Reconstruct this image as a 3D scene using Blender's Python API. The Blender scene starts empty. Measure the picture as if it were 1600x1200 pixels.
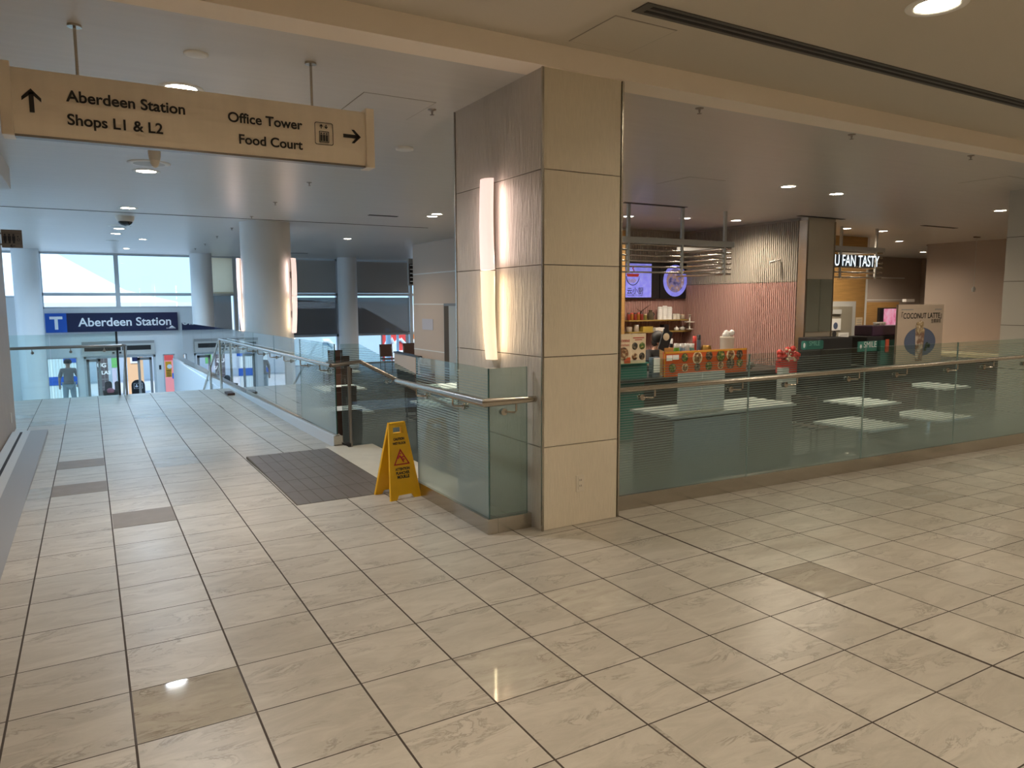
import bpy, math, random
from mathutils import Vector, Matrix
random.seed(7)
C = bpy.context.scene.collection
SC = bpy.context.scene
# ------------------------------------------------------------------ camera
H = 1.55
FPX = 1137.0133
YAW, PITCH, ROLL = 0.5247697, 0.1125337, -0.0041199
_fw = Vector((math.sin(YAW)*math.cos(PITCH), math.cos(YAW)*math.cos(PITCH), -math.sin(PITCH)))
_r = Vector((math.cos(YAW), -math.sin(YAW), 0)); _u = _r.cross(_fw)
_c, _s = math.cos(ROLL), math.sin(ROLL)
CR, CU, CF = _c*_r+_s*_u, -_s*_r+_c*_u, _fw
CP = Vector((0, 0, H))
cam_d = bpy.data.cameras.new('camera'); cam = bpy.data.objects.new('camera', cam_d); C.objects.link(cam)
cam_d.sensor_width = 36; cam_d.lens = FPX/1600*36; cam_d.clip_start = .05; cam_d.clip_end = 300
M = Matrix.Identity(4)
for i in range(3):
    M[i][0], M[i][1], M[i][2], M[i][3] = CR[i], CU[i], -CF[i], CP[i]
cam.matrix_world = M
SC.camera = cam
# ------------------------------------------------------------------ sky and exposure
SKY_STRENGTH = 1.4
w = bpy.data.worlds.new('sky'); SC.world = w; w.use_nodes = True
nt = w.node_tree; bg = nt.nodes['Background']
tc = nt.nodes.new('ShaderNodeTexCoord'); sp = nt.nodes.new('ShaderNodeSeparateXYZ'); cr = nt.nodes.new('ShaderNodeValToRGB')
nt.links.new(tc.outputs['Generated'], sp.inputs[0]); nt.links.new(sp.outputs['Z'], cr.inputs[0]); nt.links.new(cr.outputs[0], bg.inputs[0])
cr.color_ramp.elements[0].color = (.47, .735, 1.0, 1); cr.color_ramp.elements[1].color = (.36, .60, 1.0, 1)
bg.inputs[1].default_value = SKY_STRENGTH
sun = bpy.data.lights.new('sun', 'SUN'); sun.energy = 2.6; sun.angle = .01; sun.color = (1, .96, .9)
sun_o = bpy.data.objects.new('sun', sun); C.objects.link(sun_o); sun_o.rotation_euler = (math.radians(40), 0, math.radians(-15))
SC.view_settings.view_transform = 'Standard'; SC.view_settings.look = 'None'
SC.view_settings.exposure = 0.42; SC.view_settings.gamma = 1; SC.view_settings.use_curve_mapping = False
cy = SC.cycles
cy.use_denoising = True; cy.max_bounces = 10; cy.diffuse_bounces = 5; cy.glossy_bounces = 5
cy.transparent_max_bounces = 24; cy.sample_clamp_indirect = 4; cy.caustics_reflective = False; cy.caustics_refractive = False

NEAR_Z, HALL_Z, LOW_Z, OUT_Z = 3.17, 3.03, -0.62, -1.80
WARM = (1.0, .86, .67)
# ------------------------------------------------------------------ pixel helpers: a ray through the photo meets a real plane
def ray(px, py): return CF + CR*((px-800)/FPX) - CU*((py-600)/FPX)
def at_y(px, py, Y): d = ray(px, py); return CP + d*(Y/d.y)
def at_x(px, py, X): d = ray(px, py); return CP + d*(X/d.x)
def at_z(px, py, Z): d = ray(px, py); return CP + d*((Z-H)/d.z)
# ------------------------------------------------------------------ materials
MATS = {}
def srgb(r, g, b):
    return tuple(((c/255)/12.92 if c/255 <= .04045 else ((c/255+.055)/1.055)**2.4) for c in (r, g, b))
def mat(name, col, rough=.6, metal=0., emit=None, es=0., spec=.5, noise=0., nscale=8., bump=0., bscale=40., stretch=(1, 1, 1)):
    if name in MATS: return MATS[name]
    m = bpy.data.materials.new(name); m.use_nodes = True; n = m.node_tree; b = n.nodes['Principled BSDF']
    b.inputs['Base Color'].default_value = (*col, 1); b.inputs['Roughness'].default_value = rough
    b.inputs['Metallic'].default_value = metal; b.inputs['Specular IOR Level'].default_value = spec
    if emit: b.inputs['Emission Color'].default_value = (*emit, 1); b.inputs['Emission Strength'].default_value = es
    if noise or bump:
        g = n.nodes.new('ShaderNodeNewGeometry'); mp = n.nodes.new('ShaderNodeMapping'); mp.inputs['Scale'].default_value = stretch
        n.links.new(g.outputs['Position'], mp.inputs[0])
    if noise:
        t = n.nodes.new('ShaderNodeTexNoise'); t.inputs['Scale'].default_value = nscale; t.inputs['Detail'].default_value = 5
        n.links.new(mp.outputs[0], t.inputs['Vector'])
        r = n.nodes.new('ShaderNodeMapRange'); r.inputs[1].default_value = .3; r.inputs[2].default_value = .7
        r.inputs[3].default_value = 1-noise; r.inputs[4].default_value = 1+noise; n.links.new(t.outputs[0], r.inputs[0])
        mx = n.nodes.new('ShaderNodeMix'); mx.data_type = 'RGBA'; mx.blend_type = 'MULTIPLY'; mx.inputs[0].default_value = 1
        mx.inputs[6].default_value = (*col, 1); n.links.new(r.outputs[0], mx.inputs[7]); n.links.new(mx.outputs[2], b.inputs['Base Color'])
    if bump:
        t2 = n.nodes.new('ShaderNodeTexNoise'); t2.inputs['Scale'].default_value = bscale; t2.inputs['Detail'].default_value = 3
        n.links.new(mp.outputs[0], t2.inputs['Vector'])
        bp = n.nodes.new('ShaderNodeBump'); bp.inputs['Strength'].default_value = bump; bp.inputs['Distance'].default_value = .01
        n.links.new(t2.outputs[0], bp.inputs['Height']); n.links.new(bp.outputs[0], b.inputs['Normal'])
    MATS[name] = m; return m
class NB:
    """small node-building helper"""
    def __init__(s, m): s.n = m.node_tree.nodes; s.l = m.node_tree.links
    def math(s, op, a, b=None, c=None):
        k = s.n.new('ShaderNodeMath'); k.operation = op
        for i, v in enumerate((a, b, c)):
            if v is None: continue
            if isinstance(v, (int, float)): k.inputs[i].default_value = v
            else: s.l.new(v, k.inputs[i])
        return k.outputs[0]
    def node(s, t, **kw):
        k = s.n.new(t)
        for a, v in kw.items(): setattr(k, a, v)
        return k
    def mixc(s, f, a, b, mode='MIX'):
        k = s.n.new('ShaderNodeMix'); k.data_type = 'RGBA'; k.blend_type = mode
        for i, v in ((0, f), (6, a), (7, b)):
            if isinstance(v, (int, float)): k.inputs[i].default_value = v
            elif isinstance(v, tuple): k.inputs[i].default_value = (*v, 1)
            else: s.l.new(v, k.inputs[i])
        return k.outputs[2]
    def mapr(s, v, a, b, c, d):
        k = s.n.new('ShaderNodeMapRange'); s.l.new(v, k.inputs[0])
        for i, x in enumerate((a, b, c, d)): k.inputs[i+1].default_value = x
        return k.outputs[0]
def new_mat(name):
    m = bpy.data.materials.new(name); m.use_nodes = True; MATS[name] = m; return m, NB(m), m.node_tree.nodes['Principled BSDF'], m.node_tree.nodes['Material Output']

def tile_mat():
    m, b, p, out = new_mat('marble_tile_floor')
    g = b.node('ShaderNodeNewGeometry'); s = b.node('ShaderNodeSeparateXYZ'); b.l.new(g.outputs['Position'], s.inputs[0])
    X, Y = s.outputs[0], s.outputs[1]
    u1 = b.math('DIVIDE', b.math('SUBTRACT', X, .055), .4095); u2 = b.math('DIVIDE', b.math('SUBTRACT', X, 2.004), .412)
    side = b.math('GREATER_THAN', X, 1.712)
    U = b.math('ADD', b.math('MULTIPLY', u1, b.math('SUBTRACT', 1., side)), b.math('MULTIPLY', u2, side))
    V = b.math('DIVIDE', b.math('SUBTRACT', Y, 1.526), .4091)
    fu, fv = b.math('FRACT', U), b.math('FRACT', V)
    du = b.math('MINIMUM', fu, b.math('SUBTRACT', 1., fu)); dv = b.math('MINIMUM', fv, b.math('SUBTRACT', 1., fv))
    gu = b.math('LESS_THAN', du, .0100); gv = b.math('LESS_THAN', dv, .0072)
    ej = b.math('LESS_THAN', b.math('ABSOLUTE', b.math('SUBTRACT', X, 3.245)), .0075)
    grout = b.math('MAXIMUM', b.math('MAXIMUM', gu, gv), ej)
    cid = b.node('ShaderNodeCombineXYZ'); b.l.new(b.math('FLOOR', U), cid.inputs[0]); b.l.new(b.math('FLOOR', V), cid.inputs[1]); b.l.new(side, cid.inputs[2])
    wn = b.node('ShaderNodeTexWhiteNoise'); b.l.new(cid.outputs[0], wn.inputs[0])
    # veins: stretched, warped noise shifted per tile
    off = b.node('ShaderNodeVectorMath', operation='SCALE'); b.l.new(wn.outputs['Color'], off.inputs[0]); off.inputs['Scale'].default_value = 40
    ad = b.node('ShaderNodeVectorMath', operation='ADD'); b.l.new(g.outputs['Position'], ad.inputs[0]); b.l.new(off.outputs[0], ad.inputs[1])
    mp = b.node('ShaderNodeMapping'); mp.inputs['Scale'].default_value = (2.6, 7.5, 1); mp.inputs['Rotation'].default_value = (0, 0, .25); b.l.new(ad.outputs[0], mp.inputs[0])
    n1 = b.node('ShaderNodeTexNoise'); n1.inputs['Scale'].default_value = 1.3; n1.inputs['Detail'].default_value = 9; n1.inputs['Roughness'].default_value = .68; n1.inputs['Distortion'].default_value = .9
    b.l.new(mp.outputs[0], n1.inputs['Vector'])
    v = b.math('ABSOLUTE', b.math('SUBTRACT', n1.outputs[0], .5))
    vein = b.mapr(v, .0, .034, 1., 0.)
    n2 = b.node('ShaderNodeTexNoise'); n2.inputs['Scale'].default_value = 1.1; n2.inputs['Detail'].default_value = 4; b.l.new(mp.outputs[0], n2.inputs['Vector'])
    patch = b.mapr(n2.outputs[0], .47, .62, 0., 1.)
    vein = b.math('MULTIPLY', vein, patch)
    cloud = b.mapr(n1.outputs[0], .3, .7, 0., 1.)
    base = b.mixc(cloud, (.385, .35, .295), (.52, .48, .415))
    base = b.mixc(b.math('MULTIPLY', vein, .6), base, (.15, .115, .085))
    tone = b.mapr(wn.outputs['Value'], 0, 1, .94, 1.04)
    base = b.mixc(1., base, tone, 'MULTIPLY')
    base = b.mixc(grout, base, (.05, .035, .025))
    b.l.new(base, p.inputs['Base Color'])
    rt = b.mapr(wn.outputs['Value'], 0, 1, .27, .40)
    def cell(cu, cv): return b.math('MULTIPLY', b.math('COMPARE', b.math('FLOOR', U), cu, .1), b.math('COMPARE', b.math('FLOOR', V), cv, .1))
    pol = b.math('MAXIMUM', cell(3., 2.), cell(0., 3.))
    rt = b.math('MULTIPLY', rt, b.math('SUBTRACT', 1., b.math('MULTIPLY', pol, .85)))
    b.l.new(b.math('ADD', rt, b.math('MULTIPLY', grout, .5)), p.inputs['Roughness'])
    p.inputs['Specular IOR Level'].default_value = .55
    bp = b.node('ShaderNodeBump'); bp.inputs['Strength'].default_value = .3; bp.inputs['Distance'].default_value = .002; bp.invert = True
    b.l.new(grout, bp.inputs['Height']); b.l.new(bp.outputs[0], p.inputs['Normal'])
    return m
def glass_mat(name, tint=(.80, .92, .88), refl=1.0, frit=None):
    m, b, p, out = new_mat(name)
    m.node_tree.nodes.remove(p)
    tr = b.node('ShaderNodeBsdfTransparent'); tr.inputs[0].default_value = (*tint, 1)
    gl = b.node('ShaderNodeBsdfGlossy'); gl.inputs['Roughness'].default_value = .0
    gg = b.node('ShaderNodeNewGeometry'); dt = b.node('ShaderNodeVectorMath', operation='DOT_PRODUCT'); b.l.new(gg.outputs['Normal'], dt.inputs[0]); b.l.new(gg.outputs['Incoming'], dt.inputs[1])
    k5 = b.math('POWER', b.math('SUBTRACT', 1., b.math('ABSOLUTE', dt.outputs['Value'])), 5.)   # Schlick, the same from both sides
    f = b.math('MINIMUM', b.math('MULTIPLY', b.math('MULTIPLY_ADD', k5, .96, .04), refl), 1.)
    mx = b.node('ShaderNodeMixShader'); b.l.new(f, mx.inputs[0]); b.l.new(tr.outputs[0], mx.inputs[1]); b.l.new(gl.outputs[0], mx.inputs[2])
    o = mx.outputs[0]
    if frit:
        zlo, zhi, pitch, col = frit
        g = b.node('ShaderNodeNewGeometry'); s = b.node('ShaderNodeSeparateXYZ'); b.l.new(g.outputs['Position'], s.inputs[0])
        z = s.outputs[2]
        duty = b.mapr(z, zlo, zhi, 1.02, .20)
        mask = b.math('LESS_THAN', b.math('FRACT', b.math('DIVIDE', b.math('ADD', z, 5.), pitch)), duty)
        mask = b.math('MULTIPLY', mask, b.math('LESS_THAN', z, zhi+.02)) if zhi > -5 else b.math('ADD', b.math('MULTIPLY', z, 0.), .55)
        d = b.node('ShaderNodeBsdfDiffuse'); d.inputs[0].default_value = (*col, 1)
        t = b.node('ShaderNodeBsdfTranslucent'); t.inputs[0].default_value = (*col, 1)
        a1 = b.node('ShaderNodeMixShader'); a1.inputs[0].default_value = .45; b.l.new(d.outputs[0], a1.inputs[1]); b.l.new(t.outputs[0], a1.inputs[2])
        a2 = b.node('ShaderNodeMixShader'); a2.inputs[0].default_value = .30; b.l.new(a1.outputs[0], a2.inputs[1]); b.l.new(tr.outputs[0], a2.inputs[2])
        a3 = b.node('ShaderNodeMixShader'); b.l.new(f, a3.inputs[0]); b.l.new(a2.outputs[0], a3.inputs[1]); b.l.new(gl.outputs[0], a3.inputs[2])
        a4 = b.node('ShaderNodeMixShader'); b.l.new(mask, a4.inputs[0]); b.l.new(o, a4.inputs[1]); b.l.new(a3.outputs[0], a4.inputs[2])
        o = a4.outputs[0]
    b.l.new(o, out.inputs[0]); return m
def emis(name, col, s):
    if name in MATS: return MATS[name]
    return mat(name, (.8, .8, .8), emit=col, es=s)
def screen_mat(name, fn_cols):  # soft coloured picture on a lit display
    m, b, p, out = new_mat(name); g = b.node('ShaderNodeNewGeometry')
    n = b.node('ShaderNodeTexNoise'); n.inputs['Scale'].default_value = 9; n.inputs['Detail'].default_value = 4; b.l.new(g.outputs['Position'], n.inputs['Vector'])
    r = b.node('ShaderNodeValToRGB'); b.l.new(n.outputs[0], r.inputs[0])
    e = r.color_ramp.elements; e[0].position = .32; e[0].color = (*fn_cols[0], 1); e[1].position = .7; e[1].color = (*fn_cols[-1], 1)
    for k, c in enumerate(fn_cols[1:-1]):
        q = e.new(.32+.38*(k+1)/(len(fn_cols)-1)); q.color = (*c, 1)
    b.l.new(r.outputs[0], p.inputs['Base Color']); b.l.new(r.outputs[0], p.inputs['Emission Color']); p.inputs['Emission Strength'].default_value = .42
    return m
def food_mat(name, cols, scale=22):
    m, b, p, out = new_mat(name); g = b.node('ShaderNodeNewGeometry')
    n = b.node('ShaderNodeTexNoise'); n.inputs['Scale'].default_value = scale; n.inputs['Detail'].default_value = 4; b.l.new(g.outputs['Position'], n.inputs['Vector'])
    r = b.node('ShaderNodeValToRGB'); b.l.new(n.outputs[0], r.inputs[0]); e = r.color_ramp.elements
    e[0].position = .35; e[0].color = (*cols[0], 1); e[1].position = .65; e[1].color = (*cols[-1], 1)
    for k, c in enumerate(cols[1:-1]):
        q = e.new(.35+.3*(k+1)/(len(cols)-1)); q.color = (*c, 1)
    b.l.new(r.outputs[0], p.inputs['Base Color']); p.inputs['Roughness'].default_value = .6
    return m

FLOOR = tile_mat()
M_CEIL = mat('ceiling_paint', (.56, .51, .43), .75)
M_CEILF = mat('hall_ceiling_paint', (.60, .575, .54), .36, spec=.6, noise=.03, nscale=2, stretch=(.4, 6, 1))
M_BEAM = mat('beam_lit_paint', (.88, .79, .68), .7)  # paler than the ceiling: light on the beam face is in the colour
M_WALLB = mat('brown_wall_panel', (.32, .235, .175), .5, noise=.05, nscale=4)
M_BEIGE = mat('beige_wall_panel', (.60, .475, .38), .6)
M_BEIGE2 = mat('taupe_wall_panel', (.42, .34, .28), .6)
M_BACK = mat('far_wall_paint', (.55, .46, .36), .8)
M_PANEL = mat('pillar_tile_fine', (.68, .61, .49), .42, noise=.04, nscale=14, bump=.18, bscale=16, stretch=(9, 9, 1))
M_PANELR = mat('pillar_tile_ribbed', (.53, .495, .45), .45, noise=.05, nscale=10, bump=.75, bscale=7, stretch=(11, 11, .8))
M_STEEL = mat('brushed_steel', (.52, .48, .42), .24, 1., noise=.05, nscale=30, stretch=(1, 1, 8))
M_STEELD = mat('dark_steel', (.30, .27, .24), .35, 1.)
M_ALU = mat('satin_aluminium', (.84, .75, .62), .42, .25, noise=.03, nscale=3, stretch=(6, 1, 1))
M_MIRR = mat('polished_steel_cladding', (.72, .66, .55), .34, .6)
M_JOINT = mat('dark_joint', (.10, .08, .06), .7)
M_COL = mat('column_paint', (.66, .66, .65), .55)
M_COLW = mat('white_column_paint', (.78, .80, .82), .5)
M_WHITEW = mat('white_wall_paint', (.70, .73, .75), .6)
M_FRAME = mat('window_frame', (.55, .59, .62), .5, .3)
def blind_mat(name, col, openness):
    m, b, p, out = new_mat(name); p.inputs['Base Color'].default_value = (*col, 1); p.inputs['Roughness'].default_value = .9
    t = b.node('ShaderNodeBsdfTransparent'); x = b.node('ShaderNodeMixShader'); x.inputs[0].default_value = openness
    b.l.new(p.outputs[0], x.inputs[1]); b.l.new(t.outputs[0], x.inputs[2]); b.l.new(x.outputs[0], out.inputs[0]); return m
M_BLIND = blind_mat('grey_screen_blind', (.15, .14, .135), .25)
M_BLINDU = blind_mat('dense_grey_blind', (.46, .43, .40), .06)
def trans_mat(name, col):
    m, b, p, out = new_mat(name); p.inputs['Base Color'].default_value = (*col, 1); p.inputs['Roughness'].default_value = .9
    t = b.node('ShaderNodeBsdfTranslucent'); t.inputs[0].default_value = (*col, 1); x = b.node('ShaderNodeMixShader'); x.inputs[0].default_value = .7
    b.l.new(p.outputs[0], x.inputs[1]); b.l.new(t.outputs[0], x.inputs[2]); b.l.new(x.outputs[0], out.inputs[0]); return m
M_BLINDL = trans_mat('pale_roller_blind', (.90, .82, .68))
M_BLACK = mat('black_plastic', (.012, .012, .014), .4)
M_BLACKM = mat('matte_black', (.02, .018, .018), .8)
M_WHITE = mat('white_plastic', (.80, .79, .76), .45)
M_OFFW = mat('ivory_plastic', (.68, .62, .52), .45)
M_YEL = mat('yellow_plastic', (.80, .45, .012), .38, noise=.05, nscale=12)
M_INK = mat('black_ink', (.02, .018, .016), .6)
M_RED = mat('red_ink', (.42, .015, .02), .55)
M_GREENE = mat('glass_green_edge', (.02, .09, .075), .15)
M_RIML = mat('pale_glass_edge', (.34, .46, .44), .2)
M_NAVY = mat('navy_sign_face', srgb(14, 26, 66), .35)
M_BLUE = mat('blue_sign_face', srgb(24, 82, 175), .35)
M_LETW = mat('white_lettering', (.86, .88, .9), .5)
M_WOOD = mat('oak_veneer', (.42, .235, .075), .5, noise=.14, nscale=4, stretch=(.6, .6, 10))
M_DWOOD = mat('dark_brown_wood', (.055, .022, .012), .45, noise=.1, nscale=10, stretch=(1, 1, 6))
M_TOP = mat('pale_table_laminate', (.66, .68, .66), .3)
M_DARKF = mat('dark_stone_floor', (.10, .098, .09), .4, noise=.15, nscale=3)
M_PAVER = mat('brown_paver', (.12, .10, .09), .38, noise=.12, nscale=7)
M_NOSE = mat('cream_nosing', (.60, .56, .47), .3, noise=.06, nscale=6)
M_DULL = mat('dull_brown_tile', (.22, .185, .155), .55, noise=.08, nscale=9)
M_PINKR = mat('pink_ribbed_panel', (.50, .30, .26), .6)
M_GREYR = mat('grey_ribbed_panel', (.42, .375, .315), .6)
M_TEAL = mat('teal_panel', (.03, .16, .13), .4)
M_ORANGE = mat('orange_print', (.50, .085, .015), .5)
M_REDP = mat('red_print', (.60, .05, .04), .5)
M_CREAM = mat('cream_print', (.70, .56, .38), .6)
M_GREY = mat('mid_grey', (.28, .28, .28), .5)
M_LGREY = mat('light_grey', (.5, .5, .48), .5)
M_SKIN = mat('skin', (.50, .28, .19), .55)
M_HAIR = mat('black_hair', (.012, .010, .009), .5)
M_PAPER = mat('white_paper', (.80, .78, .74), .8)
M_COUNTER = mat('dark_counter', (.05, .045, .042), .3)
M_PURP = mat('dark_purple_enamel', (.045, .018, .05), .35)
M_GLASS = glass_mat('clear_guard_glass', (.78, .90, .88), 1.9)
M_FRIT = glass_mat('striped_guard_glass', (.74, .85, .82), .9, (.17, 1.06, .0195, (.25, .325, .305)))
M_FRITL = glass_mat('daylit_striped_guard_glass', (.76, .87, .85), 1.1, (.27, 1.06, .0195, (.46, .58, .60)))  # pale copy of the striped glass, hall daylight put into its frit
M_FROST = glass_mat('frosted_green_glass', (.76, .87, .83), 1.0, (-9., -8., 1., (.36, .42, .37)))
M_FRITD = glass_mat('dim_striped_guard_glass', (.70, .80, .79), .8, (.02, 1.04, .0195, (.11, .14, .145)))  # dark copy of the striped glass, dimmer light put into its frit
M_GBACK = glass_mat('guard_glass_back', (.97, .99, .98), .35)
M_WIN = glass_mat('window_glass', (.93, .97, .98), .6)
M_DOME = mat('smoked_dome', (.01, .01, .01), .08)
M_LAMP = emis('downlight_glow', (1., .88, .66), 11.0)
M_LAMPW = emis('stall_downlight_glow', (1., .93, .80), 5.0)
# ------------------------------------------------------------------ mesh builder
class MB:
    def __init__(s): s.v = []; s.f = []; s.mi = []; s.sm = []
    def add(s, vs, fs, mi=0, smooth=False):
        o = len(s.v); s.v += [tuple(v) for v in vs]
        for f in fs: s.f.append(tuple(i+o for i in f)); s.mi.append(mi); s.sm.append(smooth)
        return s
    def box(s, x0, x1, y0, y1, z0, z1, mi=0):
        x0, x1 = sorted((x0, x1)); y0, y1 = sorted((y0, y1)); z0, z1 = sorted((z0, z1))
        vs = [(x0, y0, z0), (x1, y0, z0), (x1, y1, z0), (x0, y1, z0), (x0, y0, z1), (x1, y0, z1), (x1, y1, z1), (x0, y1, z1)]
        return s.add(vs, [(0, 3, 2, 1), (4, 5, 6, 7), (0, 1, 5, 4), (1, 2, 6, 5), (2, 3, 7, 6), (3, 0, 4, 7)], mi)
    def obox(s, c, size, R=None, mi=0):
        R = R or Matrix.Identity(3); a, b, d = size[0]/2, size[1]/2, size[2]/2; c = Vector(c)
        vs = [c+R @ Vector(p) for p in ((-a, -b, -d), (a, -b, -d), (a, b, -d), (-a, b, -d), (-a, -b, d), (a, -b, d), (a, b, d), (-a, b, d))]
        return s.add(vs, [(0, 3, 2, 1), (4, 5, 6, 7), (0, 1, 5, 4), (1, 2, 6, 5), (2, 3, 7, 6), (3, 0, 4, 7)], mi)
    def quad(s, a, b, c, d, mi=0): return s.add([a, b, c, d], [(0, 1, 2, 3)], mi)
    def prism(s, poly, n, mi=0):
        """poly: 3d points, extruded by vector n"""
        k = len(poly); n = Vector(n); P = [Vector(p) for p in poly]
        vs = P+[p+n for p in P]
        fs = [tuple(range(k))[::-1], tuple(range(k, 2*k))]+[(i, (i+1) % k, k+(i+1) % k, k+i) for i in range(k)]
        return s.add(vs, fs, mi)
    def tube(s, pts, r, n=10, mi=0, cap=True, radii=None):
        P = [Vector(p) for p in pts]; rings = []
        up = None
        for i, p in enumerate(P):
            t = (P[min(i+1, len(P)-1)]-P[max(i-1, 0)]).normalized()
            if up is None or abs(up.dot(t)) > .98: up = Vector((0, 0, 1)) if abs(t.z) < .9 else Vector((1, 0, 0))
            a = t.cross(up).normalized(); b = t.cross(a).normalized(); up = -b if False else up
            k = 1.
            if 0 < i < len(P)-1:
                d0 = (P[i]-P[i-1]).normalized(); d1 = (P[i+1]-P[i]).normalized(); k = 1/max(.5, math.cos(d0.angle(d1)/2))
            rr = (radii[i] if radii else r)*(k if not radii else 1)
            rings.append([p+(a*math.cos(q)+b*math.sin(q))*rr for q in (2*math.pi*j/n for j in range(n))])
        runs = [[0]]
        for i in range(1, len(P)):
            runs[-1].append(i)
            if i < len(P)-1 and (P[i]-P[i-1]).angle(P[i+1]-P[i]) > .5: runs.append([i])
        for run in runs:
            vs = [v for i in run for v in rings[i]]
            s.add(vs, [(i*n+j, i*n+(j+1) % n, (i+1)*n+(j+1) % n, (i+1)*n+j) for i in range(len(run)-1) for j in range(n)], mi, True)
        if cap: s.add(rings[0], [tuple(range(n))[::-1]], mi); s.add(rings[-1], [tuple(range(n))], mi)
        return s
    def lathe(s, prof, c, n=24, mi=0, axis='z'):
        """prof: (radius, height) pairs around an axis through c"""
        vs = []; c = Vector(c)
        for r, h in prof:
            for j in range(n):
                q = 2*math.pi*j/n; a, b = r*math.cos(q), r*math.sin(q)
                vs.append(c+(Vector((a, b, h)) if axis == 'z' else Vector((a, h, b)) if axis == 'y' else Vector((h, a, b))))
        fs = []
        for i in range(len(prof)-1):
            for j in range(n): fs.append((i*n+j, i*n+(j+1) % n, (i+1)*n+(j+1) % n, (i+1)*n+j))
        s.add(vs, fs, mi, True)
        for i, rev in ((0, True), (len(prof)-1, False)):
            if prof[i][0] > 1e-5:
                f = tuple(range(n)); s.add(vs[i*n:(i+1)*n], [f[::-1] if rev else f], mi)
        return s
    def ball(s, c, r, n=14, mi=0, sc=(1, 1, 1)):
        c = Vector(c); vs = []; m = n//2
        for i in range(m+1):
            t = math.pi*i/m
            for j in range(n):
                q = 2*math.pi*j/n; vs.append(c+Vector((r*sc[0]*math.sin(t)*math.cos(q), r*sc[1]*math.sin(t)*math.sin(q), r*sc[2]*math.cos(t))))
        fs = [(i*n+j, i*n+(j+1) % n, (i+1)*n+(j+1) % n, (i+1)*n+j) for i in range(m) for j in range(n)]
        return s.add(vs, fs, mi, True)
    def build(s, name, m, parent=None, bevel=0):
        me = bpy.data.meshes.new(name); me.from_pydata(s.v, [], s.f); me.update()
        for x in (m if isinstance(m, (list, tuple)) else [m]): me.materials.append(x)
        for p, i, k in zip(me.polygons, s.mi, s.sm): p.material_index = i; p.use_smooth = k
        o = bpy.data.objects.new(name, me); C.objects.link(o)
        if parent:
            o.parent = parent; o.matrix_parent_inverse = Matrix.Translation(parent.location).inverted() if parent.type == 'EMPTY' else Matrix.Identity(4)
        if bevel:
            b = o.modifiers.new('bevel', 'BEVEL'); b.width = bevel; b.segments = 2; b.limit_method = 'ANGLE'
        return o
def tag(o, label, cat, group=None, kind=None):
    o['label'] = label; o['category'] = cat
    if group: o['group'] = group
    if kind: o['kind'] = kind
    return o
def thing(name, label, cat, loc=(0, 0, 0), group=None):
    o = bpy.data.objects.new(name, None); o.location = loc; o.empty_display_size = .1; C.objects.link(o)
    return tag(o, label, cat, group)
def struct(o, label=None, cat=None):
    o['kind'] = 'structure'
    if label: o['label'] = label
    if cat: o['category'] = cat
    return o
def part(o, label): o['label'] = label; return o
def shadeflat(o): return o
def glass_panel(name, poly, n, parent, m, label=None, rim=None):
    """slab of glass with green cut edges: big faces glass, rims green"""
    k = len(poly); b = MB(); n = Vector(n); P = [Vector(p) for p in poly]
    vs = P+[p+n for p in P]
    b.add(vs, [tuple(range(k))[::-1]], 0); b.add(vs, [tuple(range(k, 2*k))], 2)
    b.add(vs, [(i, (i+1) % k, k+(i+1) % k, k+i) for i in range(k)], 1)
    o = b.build(name, [m, rim or M_GREENE, M_GBACK], parent)
    if label: o['label'] = label
    return o
_FONT = None
def text(name, body, m, parent=None, x0=None, x1=None, base=None, face='-y', plane=0., bold=0., ext=.002, height=None, align='L', squash=1., rotmat=None, spacing=1.):
    """lettering as a mesh, scaled to the width x0..x1 (or to a cap height), standing on 'base' in plane 'plane'.
       face '-y' reads from the camera side of a wall facing -y; rotmat gives any frame (columns right, up, out) and x0.. are then frame coordinates"""
    cu = bpy.data.curves.new(name, 'FONT'); cu.body = body; cu.size = 1.; cu.offset = bold; cu.extrude = 0.; cu.space_character = spacing
    tmp = bpy.data.objects.new(name, cu); C.objects.link(tmp)
    dg = bpy.context.evaluated_depsgraph_get(); me = bpy.data.meshes.new_from_object(tmp.evaluated_get(dg))
    bpy.data.objects.remove(tmp); bpy.data.curves.remove(cu)
    if not me.vertices: return None
    xs = [v.co.x for v in me.vertices]; ys = [v.co.y for v in me.vertices]
    a, bx, lo, hi = min(xs), max(xs), min(ys), max(ys)
    if height: sy = height/.72; sx = sy*squash; X0 = x0 if align == 'L' else (x1-(bx-a)*sx if align == 'R' else (x0+x1)/2-(bx-a)*sx/2)
    else: sx = (x1-x0)/(bx-a); sy = sx/squash; X0 = x0
    if rotmat: R, O = rotmat
    else: R, O = Matrix(((1, 0, 0), (0, 0, -1), (0, 1, 0))), Vector((0, plane, 0))
    nb = len(me.vertices)
    vs = []
    for v in me.vertices: vs.append(O+R @ Vector((X0+(v.co.x-a)*sx, base+v.co.y*sy, ext)))
    fs = [tuple(p.vertices) for p in me.polygons]
    bpy.data.meshes.remove(me)
    b = MB(); b.add(vs, fs); return b.build(name, m, parent)
def frame_at(o, right, up):
    right = Vector(right).normalized(); up = Vector(up).normalized(); out = right.cross(up)
    return (Matrix((right, up, out)).transposed(), Vector(o))
def area(name, loc, size, energy, col, rot=(0, 0, 0), spread=math.pi, parent=None):
    l = bpy.data.lights.new(name, 'AREA'); l.shape = 'DISK'; l.size = size; l.energy = energy; l.color = col; l.spread = spread
    o = bpy.data.objects.new(name, l); o.location = loc; o.rotation_euler = rot; C.objects.link(o)
    return o
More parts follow.
